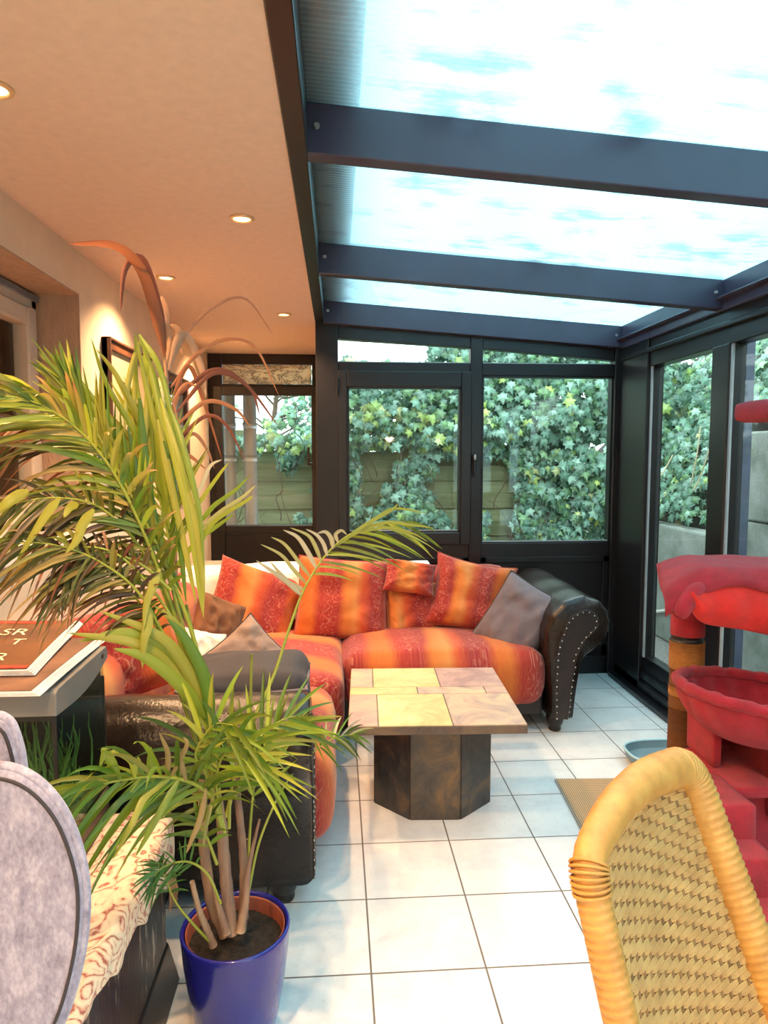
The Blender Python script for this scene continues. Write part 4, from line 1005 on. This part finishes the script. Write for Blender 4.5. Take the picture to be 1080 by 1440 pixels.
leaflets([[(84, 700, 1.46), (66, 722, 1.45), (48, 750, 1.44), (22, 792, 1.43)], [(132, 716, 1.48), (116, 738, 1.47), (108, 760, 1.46), (92, 778, 1.45)], [(40, 690, 1.44), (20, 700, 1.43), (5, 712, 1.42), (-20, 735, 1.42)], [(110, 708, 1.47), (98, 714, 1.47), (90, 728, 1.46)]], [(.62, .60, .07)], .020)
leaflets([[(206, 850, 1.54), (208, 880, 1.53), (203, 900, 1.52), (200, 940, 1.52)], [(225, 800, 1.56), (214, 828, 1.54), (206, 850, 1.53), (202, 884, 1.52)]], [(.60, .58, .08)], .022)
# green blades reaching left across the sofa
leaflets([[(288, 1010, 1.58), (255, 965, 1.55), (205, 925, 1.52), (160, 912, 1.50)], [(284, 1000, 1.60), (240, 940, 1.57), (190, 905, 1.53), (96, 890, 1.49)], [(290, 1000, 1.60), (262, 940, 1.58), (225, 895, 1.55), (138, 858, 1.52)], [(292, 985, 1.62), (275, 930, 1.6), (250, 880, 1.58), (215, 850, 1.56)], [(296, 1040, 1.6), (290, 960, 1.58), (262, 900, 1.57), (235, 870, 1.56)], [(280, 960, 1.6), (240, 915, 1.57), (180, 890, 1.53), (110, 902, 1.5)]], GR+GR+YG, .026)
# stalks rising through the middle
for a in ([(300, 1100, 1.66), (286, 1000, 1.64), (262, 900, 1.63), (235, 800, 1.63), (215, 720, 1.64)], [(312, 1160, 1.66), (300, 1040, 1.65), (282, 940, 1.65), (262, 850, 1.66)], [(330, 1120, 1.7), (352, 1060, 1.72), (352, 1000, 1.74), (354, 920, 1.76)], [(300, 1120, 1.65), (262, 1000, 1.62), (222, 880, 1.6), (190, 800, 1.58)]):
    stem(a, .006, .0035, 'leaf', 'stalk', (.30, .33, .06))
# lower fronds over the runner
frond([(312, 1165, 1.60), (296, 1120, 1.54), (262, 1098, 1.47), (215, 1092, 1.40), (165, 1098, 1.34), (112, 1112, 1.29)], 18, .22, .013, YG+GR, (62, 22), .85, t0=.12, rr=.006, jit=.3)
leaflets([[(230, 1092, 1.42), (200, 1110, 1.38), (165, 1130, 1.34), (118, 1185, 1.31)], [(240, 1094, 1.43), (205, 1120, 1.38), (185, 1160, 1.34), (158, 1210, 1.32)], [(252, 1096, 1.44), (232, 1130, 1.40), (210, 1170, 1.37), (190, 1205, 1.35)], [(170, 1096, 1.34), (150, 1060, 1.33), (148, 1056, 1.33), (140, 1080, 1.32)], [(190, 1095, 1.36), (185, 1070, 1.36), (160, 1058, 1.35), (146, 1075, 1.34)], [(212, 1093, 1.40), (212, 1070, 1.40), (212, 1050, 1.4)], [(195, 1093, 1.38), (195, 1080, 1.38), (194, 1064, 1.38)], [(215, 1095, 1.40), (170, 1092, 1.36), (120, 1100, 1.32), (86, 1118, 1.30)]], YG+GR, .017)
leaflets([[(262, 1098, 1.46), (250, 1060, 1.46), (252, 1050, 1.46)], [(234, 1094, 1.43), (236, 1060, 1.43), (224, 1030, 1.42)], [(240, 1094, 1.44), (262, 1050, 1.44), (258, 1036, 1.44)], [(290, 1110, 1.5), (282, 1150, 1.47), (270, 1180, 1.45), (262, 1200, 1.44)], [(300, 1120, 1.53), (290, 1160, 1.5), (286, 1190, 1.48)]], [(.45, .32, .12), (.5, .45, .1)], .012)
frond([(316, 1170, 1.60), (304, 1110, 1.58), (310, 1070, 1.55), (330, 1050, 1.52), (362, 1058, 1.49)], 13, .22, .013, YG+GR, (70, 30), .5, t0=.15, jit=.3)
frond([(310, 1160, 1.6), (290, 1090, 1.56), (275, 1060, 1.53), (300, 1020, 1.52), (330, 1020, 1.5)], 12, .19, .013, GR+YG, (70, 30), .55, t0=.2, jit=.35)
frond([(322, 1165, 1.62), (324, 1120, 1.62), (335, 1080, 1.64), (372, 1030, 1.68), (410, 1008, 1.72), (438, 1015, 1.76)], 13, .17, .011, YG+GR, (55, 18), .25, t0=.35, jit=.25)
frond([(348, 1250, 1.70), (352, 1160, 1.72), (362, 1080, 1.76), (385, 1030, 1.80)], 10, .16, .012, YG, (45, 12), .05, t0=.45, sides=(1, -1), jit=.15)
frond([(348, 1262, 1.72), (366, 1180, 1.80), (400, 1105, 1.92), (436, 1062, 2.02), (470, 1038, 2.10), (500, 1032, 2.14)], 9, .11, .008, GR+PA, (60, 18), .5, t0=.66, rr=.004, jit=.3)
frond([(300, 1330, 1.62), (272, 1300, 1.58), (248, 1270, 1.54), (232, 1235, 1.50), (222, 1214, 1.48)], 9, .07, .006, [(.10, .27, .05)], (60, 20), .5, t0=.6, rr=.004, jit=.3)
frond([(310, 1270, 1.60), (292, 1230, 1.56), (265, 1212, 1.52), (232, 1218, 1.48), (214, 1236, 1.46)], 12, .08, .006, [(.10, .27, .05)], (60, 20), .4, t0=.4, rr=.004, jit=.3)
frond([(305, 1215, 1.6), (292, 1180, 1.57), (282, 1160, 1.55), (276, 1150, 1.54)], 8, .12, .011, GR, (55, 20), .6, t0=.2, jit=.3)
# dead stalk with curling dry blades
stem([(246, 880, 1.74), (246, 760, 1.78), (240, 640, 1.82), (236, 560, 1.85), (232, 500, 1.87)], .006, .005, 'dry', 'dry_stalk', (.36, .20, .11))
stem([(232, 680, 1.80), (230, 600, 1.82), (228, 530, 1.85)], .011, .010, 'dry', 'dry_stalk', (.74, .62, .36))
def dryset(lst, w=.012, lab=None):
    o = leaflets(lst, BR+[(.55, .32, .20), (.48, .22, .12)], w, 'dry', 'dry_frond')
    o['label'] = lab or 'brown withered fronds'
dryset([[(232, 500, 1.87), (216, 430, 1.85), (196, 375, 1.80), (160, 345, 1.74), (95, 343, 1.66)], [(232, 495, 1.87), (222, 430, 1.86), (200, 365, 1.82), (176, 378, 1.78), (169, 440, 1.76)], [(234, 500, 1.87), (232, 440, 1.88), (224, 422, 1.88), (238, 480, 1.87), (232, 520, 1.86)],
        [(240, 500, 1.87), (252, 470, 1.88), (240, 462, 1.88), (258, 500, 1.88)], [(238, 520, 1.86), (252, 475, 1.87), (266, 478, 1.88), (284, 520, 1.88), (290, 560, 1.87)]], .026, 'reddish dry fronds curling at the palm top')
dryset([[(236, 520, 1.86), (262, 470, 1.88), (300, 432, 1.90), (345, 420, 1.92), (385, 472, 1.94)], [(240, 545, 1.85), (275, 500, 1.87), (320, 477, 1.89), (360, 490, 1.91), (392, 556, 1.93)], [(242, 560, 1.84), (265, 515, 1.86), (285, 560, 1.87), (312, 645, 1.88)], [(246, 560, 1.84), (300, 520, 1.87), (345, 540, 1.89), (392, 600, 1.91)],
        [(246, 600, 1.83), (290, 565, 1.85), (330, 575, 1.87), (352, 600, 1.88)], [(248, 580, 1.83), (300, 525, 1.86), (350, 545, 1.89), (366, 585, 1.9)], [(248, 620, 1.82), (290, 585, 1.84), (320, 600, 1.85), (345, 650, 1.87)], [(246, 640, 1.82), (270, 610, 1.83), (290, 630, 1.84), (302, 660, 1.85)],
        [(242, 660, 1.81), (262, 640, 1.82), (290, 660, 1.83)], [(240, 640, 1.82), (225, 600, 1.82), (240, 560, 1.83), (252, 600, 1.82)], [(238, 600, 1.83), (248, 560, 1.84), (262, 540, 1.85), (280, 545, 1.85)], [(236, 700, 1.8), (245, 650, 1.81), (236, 600, 1.82), (222, 640, 1.81)]], .011, 'thin dry fronds curving right below the ceiling')
frond([(262, 900, 1.62), (215, 830, 1.58), (165, 780, 1.53), (110, 770, 1.49), (50, 790, 1.46)], 16, .10, .007, BR+DK, (66, 30), 1.0, t0=.35, rr=.004, jit=.4, mat='dry', lab='brown withered frond')

# ================================================================ SCRATCH MAT, TRAY
P = [U(780, 1098, z=.0), U(884, 1097, z=.0), None, U(826, 1186, z=.0)]
P[2] = P[1]+(P[3]-P[0])*1.0
ct = sum(P, Vector())/4
mt = empty('scratch_mat', (ct.x, ct.y, 0), 'beige woven scratching mat on the tiles beside the wicker chair', 'mat')
def hx(P, z0, z1, s=1.): 
    Q = [ct+(p-ct)*s for p in P]
    o = [3, 2, 1, 0]
    return [Vector((Q[i].x, Q[i].y, z0)) for i in o]+[Vector((Q[i].x, Q[i].y, z1)) for i in o]
G().hexa(hx(P, .001, .010)).build('backing', simple('grey_rubber', (.42, .38, .34), .8), mt)
g = G(); g.grid(lambda u, v: ((ct+((P[0]*(1-u)+P[1]*u)*(1-v)+(P[3]*(1-u)+P[2]*u)*v-ct)*.965)*1)+Vector((0, 0, .0115)), 4, 4, uvf=lambda u, v: (u*.34, v*.48), flip=True); g.build('woven_top', M['matting'], mt, solid=.003)
tr = empty('litter_tray', (1.58, 3.10, 0), 'shallow oval blue-grey plastic tray behind the cat tree', 'tray')
def oval(r, z, n=48): return [(1.585+r[0]*math.copysign(abs(Cc(2*PI*k/n))**.7, Cc(2*PI*k/n)), 3.09+r[1]*math.copysign(abs(S(2*PI*k/n))**.7, S(2*PI*k/n)), z) for k in range(n)]
g = G(); R = [((.18, .10), .002), ((.205, .125), .025), ((.215, .135), .06), ((.208, .128), .06), ((.196, .116), .028), ((.17, .09), .012)]
vs = []; n = 48
for r, z in R: vs += oval(r, z)
fs = [(j*n+i, j*n+(i+1) % n, (j+1)*n+(i+1) % n, (j+1)*n+i) for j in range(len(R)-1) for i in range(n)]+[tuple(range(n-1, -1, -1)), tuple((len(R)-1)*n+i for i in range(n))]
g.add(vs, fs); g.build('basin', M['tray'], tr, smooth=False)
G().tube(oval((.2115, .1315), .061), .006, 8, closed=True).build('rim', M['trayrim'], tr, smooth=True)

# ================================================================ CAT TREE
ct_ = empty('cat_tree', (1.4, 2.2, 0), 'red plush cat tree with hammock, steps and platforms', 'cat tree')
px_, py_ = 1.262, 2.37
def plushbox(nm, q, r=.018, mat='plush', par=None, n=10, amp=.004):
    g = G(); roundbox(g, *q, r, n, 0, 0, nz=6, amp=amp, seed=q[0]*7); return g.build(nm, M[mat], par or ct_, smooth=True, weld=.0005)
plushbox('base_block', (1.21, 1.78, 2.06, 2.30, .035, .44)); plushbox('base_plate', (1.13, 1.78, 2.06, 2.45, 0, .04), .01)
# steps down towards the viewer
for k, (z, ya) in enumerate(((.445, 1.86), (.345, 1.755), (.235, 1.655), (.125, 1.56))):
    plushbox('step', (.99, 1.225, ya, 2.08 if k == 0 else ya+.13, 0 if k > 0 else .0, z), .012)
G().tube([(px_, py_, .03), (px_, py_, .56)], .056, 24).build('lower_post', M['sisalbrown'], ct_, smooth=True)
G().tube([(px_, py_, .555), (px_, py_, .70)], .0565, 24).build('lower_post', M['sisalbrown'], ct_, smooth=True)
G().tube([(px_, py_, .60), (px_, py_, .635)], .0585, 24).build('rope_band', M['sisal'], ct_, smooth=True)
G().tube([(px_, py_, .70), (px_, py_, .80)], .060, 24).build('sisal_post', M['sisal'], ct_, smooth=True)
G().tube([(px_, py_, .80), (px_, py_, .822)], .055, 24).build('black_ring', M['black'], ct_, smooth=True)
G().tube([(px_, py_, .822), (px_, py_, .99)], .0585, 24).build('plush_post', M['plush'], ct_, smooth=True)
# upper post to the right carrying the top shelf
G().tube([(1.66, 2.18, 1.05), (1.66, 2.18, 1.58)], .05, 24).build('upper_post', M['sisal'], ct_, smooth=True)
plushbox('top_shelf', (1.335, 1.80, 2.05, 2.27, 1.575, 1.645), .025)
# middle platform: plush cover with drooping corner, scarlet cloth sagging below
plushbox('platform', (1.16, 1.80, 2.10, 2.40, .985, 1.06), .03)
g = G()
def cover(u, v):
    x = (1.03+.12*v)*(1-u)+1.80*u; y = 2.06+.30*v
    z = 1.108-.028*(u*1.0)+.008*noise.noise(Vector((x*7, y*7, 0)))
    e = max(0, .16-u)/.16
    z -= .085*e**1.5*(.5+.5*(1-v)); 
    f = max(0, .12-v)/.12
    z -= .055*f**1.6*(1+.25*S(u*17)); y -= .012*f
    return Vector((x-.012*e, y, z))
g.grid(cover, 40, 30); g.build('cover', M['plush'], ct_, smooth=True, solid=.026, weld=.0004)
# hanging corner fold
g = G(); g.tube(spline([(1.15, 2.07, 1.06), (1.11, 2.055, 1.04), (1.075, 2.045, 1.0), (1.055, 2.04, .965)], 16), [.012, .018, .022, .024, .026, .027, .028, .028, .029, .029, .029, .028, .027, .026, .022, .012], 12); g.build('drooping_corner', M['plush'], ct_, smooth=True)
g = G()
def sag(u, v):
    x = 1.09+.71*u; th = v*PI*1.15-.2
    y = 2.05-.022*S(th)-.006*S(u*40)*S(th); z = 1.045-.112*v-.03*S(u*PI*.9)*v+.012*S(u*9)
    z += .11*math.exp(-u/.035)*v
    return Vector((x, y, z))
g.grid(sag, 60, 14); g.build('sagging_cloth', M['plushred'], ct_, smooth=True, solid=.012)
# hammock bowl
hx_, hy_, hz_ = 1.36, 2.08, .705
def hr(a): return (.262, .215)
g = G()
def bowl(u, v):
    a = u*2*PI; rr = Cc(v*PI/2)**.75 if v < .999 else 0
    pl = .007*S(a*19)*S(min(1, v*2.2)*PI)*(1-v)
    z = hz_-.155*S(v*PI/2)
    tl_ = .03*(Cc(a))*(-1)*(1-v)
    return Vector((hx_+(.255+pl)*rr*Cc(a), hy_+(.205+pl)*rr*S(a), z+tl_))
g.grid(bowl, 114, 22); g.build('hammock_bowl', M['plush'], ct_, smooth=True, solid=.012, weld=.0004)
rim = []
for k in range(114):
    a = 2*PI*k/114; rim.append((hx_+.258*Cc(a), hy_+.208*S(a), hz_-.03*Cc(a)+.001*S(a*19)))
G().tube(rim, [.019+.0012*S(k*2*PI*19/114)+.0016*S(k*1.7) for k in range(114)], 12, closed=True).build('hammock_rim', M['plush'], ct_, smooth=True)
# little house under the hammock
plushbox('house_wall', (1.232, 1.262, 2.12, 2.30, .435, .60), .008)
plushbox('house_wall', (1.375, 1.50, 2.02, 2.30, .30, .60), .012)
plushbox('house_wall', (1.232, 1.78, 2.26, 2.30, .435, .60), .01)
plushbox('house_roof', (1.22, 1.78, 2.12, 2.31, .585, .605), .01)
plushbox('ramp', (1.22, 1.375, 1.98, 2.12, .40, .44), .01)

# ================================================================ WICKER CHAIR
TL, TR, BL, BRr = Vector((.345, .90, .893)), Vector((.632, 1.172, .900)), Vector((.428, .812, .46)), Vector((.765, 1.045, .46))
wc = empty('wicker_chair', (.75, .78, 0), 'honey coloured woven rattan dining chair in the right foreground', 'chair')
nseat = Vector((.69, -.72, .22)).normalized()
def pan(u, v, o=0.):     # u across, v bottom to top
    p = (BL*(1-u)+BRr*u)*(1-v)+(TL*(1-u)+TR*u)*v
    b = 1-(2*u-1)**2
    p = p-nseat*(.022*b)+Vector((0, 0, .030*b*v*v))
    return p+nseat*o
path = [pan(0, v/10) for v in range(0, 10)]+[pan(.0+.015, .975), pan(.06, 1.0)]+[pan(u, 1.) for u in (.15, .27, .4, .5, .6, .73, .85)]+[pan(.94, 1.0), pan(.985, .97)]+[pan(1, v/10) for v in range(9, -1, -1)]
NP = 330
P = spline(path, NP)
rad = []
for i in range(NP):
    t = i/(NP-1); base = .0235 if t < .36 else .0235+(.0115*min(1, (t-.36)/.25))
    rad.append(base+(.0013*(1 if i % 3 else -1) if not .33 < t < .62 else .0003*S(i*.9)))
G().tube(P, rad, 14).build('back_frame', M['wicker'], wc, smooth=True)
# binding knot at the corner
g = G()
c = pan(.005, .985)
for k in range(7):
    a = P[int(NP*.333)+k*2-8]; T = (P[int(NP*.333)+k*2-7]-a).normalized(); u = T.orthogonal().normalized(); w = T.cross(u)
    g.tube([a+(u*Cc(2*PI*j/16)+w*S(2*PI*j/16))*.0262 for j in range(16)], .0026, 5, closed=True)
g.build('corner_binding', M['wicker'], wc, smooth=True)
g = G(); NR = 176
for j in range(NR):
    v = .02+.945*(j+.5)/NR; row = j//4; pts = []; gap = (j % 4-1.5)*.00025
    top_lim = 1.0
    ua, ub = .045, .955
    if v > .90: e = (v-.90)/.08; ua += .05*e*e; ub -= .03*e*e
    n = 76
    for i in range(n+1):
        u = ua+(ub-ua)*i/n
        s = S(2*PI*(u*8+row*.4)+.9)
        o = .0038*math.tanh(5*(s+.82))
        p = pan(u, v, o); p.z -= gap; pts.append(p)
    g.tube(pts, .0016, 5, cap=False)
g.build('woven_panel', M['wickerpale'], wc, smooth=True)
g = G()
for k in range(36):
    u = .0525+.025*k; g.tube([pan(u, v/12*.965) for v in range(13)], .0040, 6)
g.build('stakes', M['stake'], wc, smooth=True)
g = G()
inner = spline([pan(.055, v/10) for v in range(2, 10)]+[pan(.075, .94)]+[pan(u, .955) for u in (.15, .27, .4, .5, .6, .73, .85, .92)], 150)
for ph in (0, PI*2/3, PI*4/3):
    pts = []
    for i, p in enumerate(inner):
        T = (inner[min(149, i+1)]-inner[max(0, i-1)]).normalized(); n2 = nseat; s2 = T.cross(n2).normalized()
        a = i*.42+ph; pts.append(p+s2*Cc(a)*.0065+n2*(.006+.004*S(a*2)))
    g.tube(pts, .0035, 6)
g.build('braided_edge', M['wickerpale'], wc, smooth=True)
sd = Vector((.69, -.72, 0)).normalized(); sp = [BL+Vector((0, 0, -.03)), BRr+Vector((0, 0, -.03))]
q = [sp[0], sp[1], sp[1]+sd*.42-(sp[1]-sp[0])*.02, sp[0]+sd*.42]
G().hexa([Vector((p.x, p.y, .40)) for p in (q[0], q[3], q[2], q[1])]+[Vector((p.x, p.y, .455)) for p in (q[0], q[3], q[2], q[1])]).build('seat', M['wickerpale'], wc, bevel=.015)
for k, p in enumerate(q): 
    o = (sum(q, Vector())/4-p).normalized()*-.02
    G().tube([(p.x, p.y, .45), (p.x+o.x, p.y+o.y, 0)], [.022, .018], 12).build('leg', M['wicker'], wc, smooth=True)

# ================================================================ OUTSIDE
# downpipes by the alcove
for k, (x, r, lb) in enumerate(((-.93, .062, 'wide grey downpipe outside alcove window, left of two'), (-.745, .056, 'pale grey jointed downpipe outside alcove window'))):
    r_ = empty('downpipe', (x, 6.05, -.12), lb, 'downpipe')
    G().tube([(x, 6.05, -.12), (x, 6.05, 2.6)], r, 20).build('pipe', M['pipe'], r_, smooth=True)
    for z in (.75, 1.42, 1.70): G().tube([(x, 6.05, z), (x, 6.05, z+.05)], r+.005, 20).build('collar', M['pipe'], r_, smooth=True)
G().box
# fence
FY = 6.95
fe = empty('garden_fence', (1.0, FY, -.12), 'mossy lamella fence panels behind the ivy', 'fence')
xs = [-2.6, -.95, .70, 2.35]
for k in range(3):
    xa, xb = xs[k]+.05, xs[k+1]-.05; g = G(); hz = 1.56+(.04 if k % 2 else 0)
    g.box(xa, xa+.05, FY-.02, FY+.02, -.1, hz); g.box(xb-.05, xb, FY-.02, FY+.02, -.1, hz); g.box(xa, xb, FY-.02, FY+.02, hz-.05, hz); g.box(xa, xb, FY-.02, FY+.02, -.1, -.05)
    for j in range(11):
        z = -.05+j*.141; rot = Matrix.Translation((0, FY, z)) @ Matrix.Rotation(math.radians(9 if j % 2 else -9), 4, 'X')
        g.box(xa+.03, xb-.03, -.008, .008, 0, .15, mat=rot)
    g.build('panel', M['fence'], fe)
for x in xs: G().box(x-.045, x+.045, FY-.045, FY+.045, -.12, 1.72).build('post', M['fence'], fe, bevel=.006)
# retaining wall
rw = empty('retaining_wall', (2.95, 4, -.12), 'weathered concrete retaining wall beyond the right glazing', 'wall')
g = G(); g.box(2.80, 3.0, 4.96, 8.5, -.12, .875)
g.build('low_block', M['concrete'], rw, bevel=.02)
for a, b in ((4.94, 3.2), (3.18, 1.2), (1.18, -1.4)):
    G().box(2.80, 3.0, b, a, -.12, .66).build('lower_block', M['concrete'], rw, bevel=.015)
    G().box(2.815, 3.0, b, a, .665, 1.02).build('middle_block', M['concrete'], rw, bevel=.015)
    G().box(2.805, 3.0, b, a, 1.025, 1.63).build('upper_block', M['concrete'], rw, bevel=.015)
# earth bank behind it
g = G()
def bank(u, v):
    y = -1.5+10.5*u; hz = 1.60 if y < 4.9 else .84+ (0 if y > 5.1 else (5.1-y)*3.8)
    x = 2.92+2.4*v; return Vector((x, y, min(hz, 1.6)+2.3*v**.8+.12*noise.noise(Vector((x*2, y*2, 0)))))
g.grid(bank, 40, 14, flip=True)
tag(g.build('earth_bank', M['soil'], smooth=True), 'dark earth bank rising behind the concrete wall', 'bank')
st = G(); a, b = U(909, 862, x=2.785), U(958, 856, x=2.785); st.tube([a, b], .015, 8)
rd = tag(st.build('white_pipe', M['white']), 'thin white pipe fixed along the low concrete wall outside', 'pipe')
po = G(); po.box(2.03, 2.09, 3.36, 3.52, -.12, 2.3)
tag(po.build('outside_post', simple('blue_grey_steel', (.11, .13, .20), .45, var=.2), bevel=.006), 'blue-grey steel post standing just outside the side glazing', 'post')

# ivy
IV = [(.085, .175, .125), (.11, .22, .155), (.15, .27, .20), (.05, .12, .075), (.09, .19, .09), (.15, .27, .13), (.21, .34, .26)]
IY = [(.34, .44, .12), (.28, .40, .12), (.42, .46, .20)]
leaf2 = [(0, -.5), (.16, -.34), (.46, -.38), (.36, -.08), (.52, .16), (.22, .17), (0, .56), (-.22, .17), (-.52, .16), (-.36, -.08), (-.46, -.38), (-.16, -.34)]
def ivy_leaf(g, p, s, nrm, rl, col):
    nrm = nrm.normalized(); t = Vector((0, 0, -1)); t = (t-nrm*t.dot(nrm)).normalized(); b = nrm.cross(t)
    t2 = t*Cc(rl)+b*S(rl); b2 = -t*S(rl)+b*Cc(rl)
    vs = [p+nrm*s*.06]+[p+b2*(x*s)+t2*(y*s)-nrm*(abs(x)*.22*s+max(0, y)*.25*s) for x, y in leaf2]
    n = len(leaf2); fs = [(0, 1+i, 1+(i+1) % n) for i in range(n)]
    c2 = [min(1, k*1.5) for k in col]
    g.add(vs, fs, None, 0, [c2]+[col]*n)
ri = random.Random(5)
g = G()
def clump(x, z): return noise.noise(Vector((x*1.5, 0, z*1.5)))+.5*noise.noise(Vector((x*4, 3, z*4)))
cnt = 0
while cnt < 10500:
    x = ri.uniform(-2.0, 3.6); z = ri.uniform(-.1, 2.62)
    d = clump(x, z)
    if x < -.05 and z < 1.75: d -= .22                     # thinner in front of the fence on the left
    if x < -.15: d -= .42
    if .22 < x < .72 and .95 < z < 1.52: d -= .55
    if .95 < x < 1.5 and .9 < z < 1.45: d -= .35
    if z > 1.6 and x > -.1: d += .35
    if z > 2.1 and x < -.1: d -= .5
    if z > 1.65 and x < -.12: d -= .35
    if z > 2.36 and x < .9: continue
    if d < -.22 + ri.uniform(-.12, .12): continue
    y = FY-.08-.35*max(0, min(1, d+.25))*ri.random()-.05
    if z > 1.5: y += ri.uniform(-.1, .35)
    nr = Vector((ri.uniform(-.6, .6), -1, ri.uniform(-.1, .9)))
    c = list(ri.choice(IY if (ri.random() < (.26 if (1.5 < z < 2.0 and x < 1.5) else .03)) else IV)); f = ri.uniform(.7, 1.35)
    ivy_leaf(g, Vector((x, y, z)), ri.uniform(.06, .13), nr, ri.uniform(-.7, .7), [k*f for k in c]); cnt += 1
tag(g.build('ivy_hedge', M['ivy'], base=(1, FY-.2, -.12)), 'thick green ivy covering the fence behind the end wall windows', 'ivy', kind='stuff')
g = G(); cnt = 0
while cnt < 7000:
    y = ri.uniform(1.5, 8.2); v = ri.random()**1.2
    p = bank((y+1.5)/10.5, v)
    if noise.noise(Vector((y*2, v*5, 7))) < -.38: continue
    p += Vector((-.05-.12*ri.random(), 0, .05+.12*ri.random()))
    nr = Vector((-1, ri.uniform(-.9, .1), ri.uniform(.0, 1.0)))
    f = ri.uniform(.7, 1.35); c = ri.choice(IY) if ri.random() < .03 else ri.choice(IV)
    ivy_leaf(g, p, ri.uniform(.06, .12), nr, ri.uniform(-.7, .7), [k*f for k in c]); cnt += 1
tag(g.build('ivy_bank', M['ivy'], base=(3.6, 5, .8)), 'ivy covered slope above the concrete wall on the right', 'ivy', kind='stuff')
# bare climbing stems
g = G()
for k in range(46):
    x = ri.uniform(-1.5, 2.6); z = ri.uniform(.2, 1.4); y = FY-.12-.2*ri.random(); p = [Vector((x, y, z))]
    for j in range(7): p.append(p[-1]+Vector((ri.uniform(-.09, .09), ri.uniform(-.03, .03), ri.uniform(.04, .16))))
    g.tube(spline(p, 20), [.006-.0002*i for i in range(20)], 5)
tag(g.build('climbing_stems', M['bark'], base=(.5, FY-.2, .2)), 'tangle of bare climbing stems in front of the fence', 'stems', kind='stuff')
g = G()
for a in ([(1004, 575, 5.6), (1000, 620, 5.5), (985, 670, 5.45), (975, 690, 5.4)], [(985, 600, 5.6), (980, 640, 5.5), (972, 680, 5.45)], [(946, 640, 5.6), (935, 660, 5.5), (928, 670, 5.45)]):
    g.tube(spline([U(q, r, y=s) for q, r, s in a], 16), .006, 5)
tag(g.build('bank_stems', simple('pale_stem', (.45, .38, .22), .8), base=U(985, 690, y=5.4)), 'pale bare stems trailing down the ivy slope', 'stems', kind='stuff')
# small garden tree seen above the fence through the alcove window
tr_ = empty('garden_tree', (-.9, 8.4, -.12), 'thin leafy tree above the fence seen through alcove window', 'tree')
g = G(); g.tube(spline([(-.9, 8.4, -.12), (-.86, 8.4, 1.0), (-.75, 8.4, 1.9), (-.6, 8.38, 3.0)], 16), [.06-.003*i for i in range(16)], 8)
lf = G()
for k in range(30):
    a = ri.uniform(0, 2*PI); z = ri.uniform(1.3, 2.7); p = [Vector((-.75, 8.4, z))]; d = Vector((Cc(a), S(a)*.6, .35))
    for j in range(6): p.append(p[-1]+d*.13+Vector((ri.uniform(-.05, .05), 0, ri.uniform(-.06, .05))))
    g.tube(p, [.014, .011, .009, .007, .005, .004, .003], 5)
    for j in range(16):
        if p[-1].x < -.75 and ri.random() < .7: continue
        q = ri.choice(p[2:])+Vector((ri.uniform(-.1, .1), ri.uniform(-.1, .1), ri.uniform(-.1, .1)))
        ivy_leaf(lf, q, ri.uniform(.05, .10), Vector((ri.uniform(-.5, .5), -1, ri.uniform(0, .8))), ri.uniform(-2, 2), [k2*1.2 for k2 in ri.choice(IV)])
g.build('branches', M['bark'], tr_, smooth=True); o = lf.build('foliage', M['ivy'], tr_)
# house across the garden, seen through the top light
hs = empty('neighbour_house', (-.6, 16, -.2), 'white rendered house far behind the garden seen through top light', 'house')
G().box(-6, .55, 15.2, 19, -.2, 4.6).build('walls', M['white'], hs)
g = G(); g.hexa([(-6.4, 14.8, 4.6), (.95, 14.8, 4.6), (.95, 19.4, 4.6), (-6.4, 19.4, 4.6), (-6, 16.8, 6.4), (.5, 16.8, 6.4), (.5, 17.4, 6.4), (-6, 17.4, 6.4)]); g.build('roof', M['terracotta'], hs)

# ================================================================ ADDED FILL LAMP BEHIND THE VIEWER
pl = empty('fill_lamp', (.75, -.9, 1.75), 'added fill lamp with linen shade, unseen behind the viewer', 'lamp')
G().tube([(.75, -.9, 1.95), (.75, -.9, 2.26)], .004, 6).build('cord', M['black'], pl)
g = G(); g.lathe([(.20, 1.72), (.13, 1.95), (.01, 1.96)], (.75, -.9, 0), 32, cap=False); g.build('lamp_shade', M['shade'], pl, smooth=True, solid=.004)
ld = bpy.data.lights.new('fill_bulb', 'POINT'); ld.energy = 22; ld.color = (1, .74, .45); ld.shadow_soft_size = .06  # warm fill added out of view to brighten ceiling, chair and cat tree
lo = bpy.data.objects.new('fill_bulb', ld); COL.objects.link(lo); lo.parent = pl; lo.location = (0, 0, -.02)

# ================================================================ SKY
wd = bpy.data.worlds.new('sky'); scene.world = wd; wd.use_nodes = True
nt = wd.node_tree; nt.nodes.clear(); n = N(nt)
v = n('TexCoord').outputs['Generated']
nz = n('TexNoise', Vector=v, Scale=3.2, Detail=6., Roughness=.55).outputs[0]
c = n.ramp(nz, [(.36, (.52, .86, .95)), (.52, (.84, .97, 1.)), (.64, (1, 1, 1))])
bg = n('Background', Color=c, Strength=3.1)
n('OutputWorld', Surface=bg.outputs[0])

scene.view_settings.view_transform = 'Standard'; scene.view_settings.look = 'None'
scene.view_settings.exposure = 0.9; scene.view_settings.gamma = 1; scene.view_settings.use_curve_mapping = False
cy = scene.cycles
cy.max_bounces = 10; cy.diffuse_bounces = 4; cy.glossy_bounces = 3; cy.transmission_bounces = 6; cy.transparent_max_bounces = 16
cy.sample_clamp_indirect = 6.0; cy.caustics_reflective = False; cy.caustics_refractive = False
try: cy.use_denoising = True; cy.denoiser = 'OPENIMAGEDENOISE'
except Exception: pass
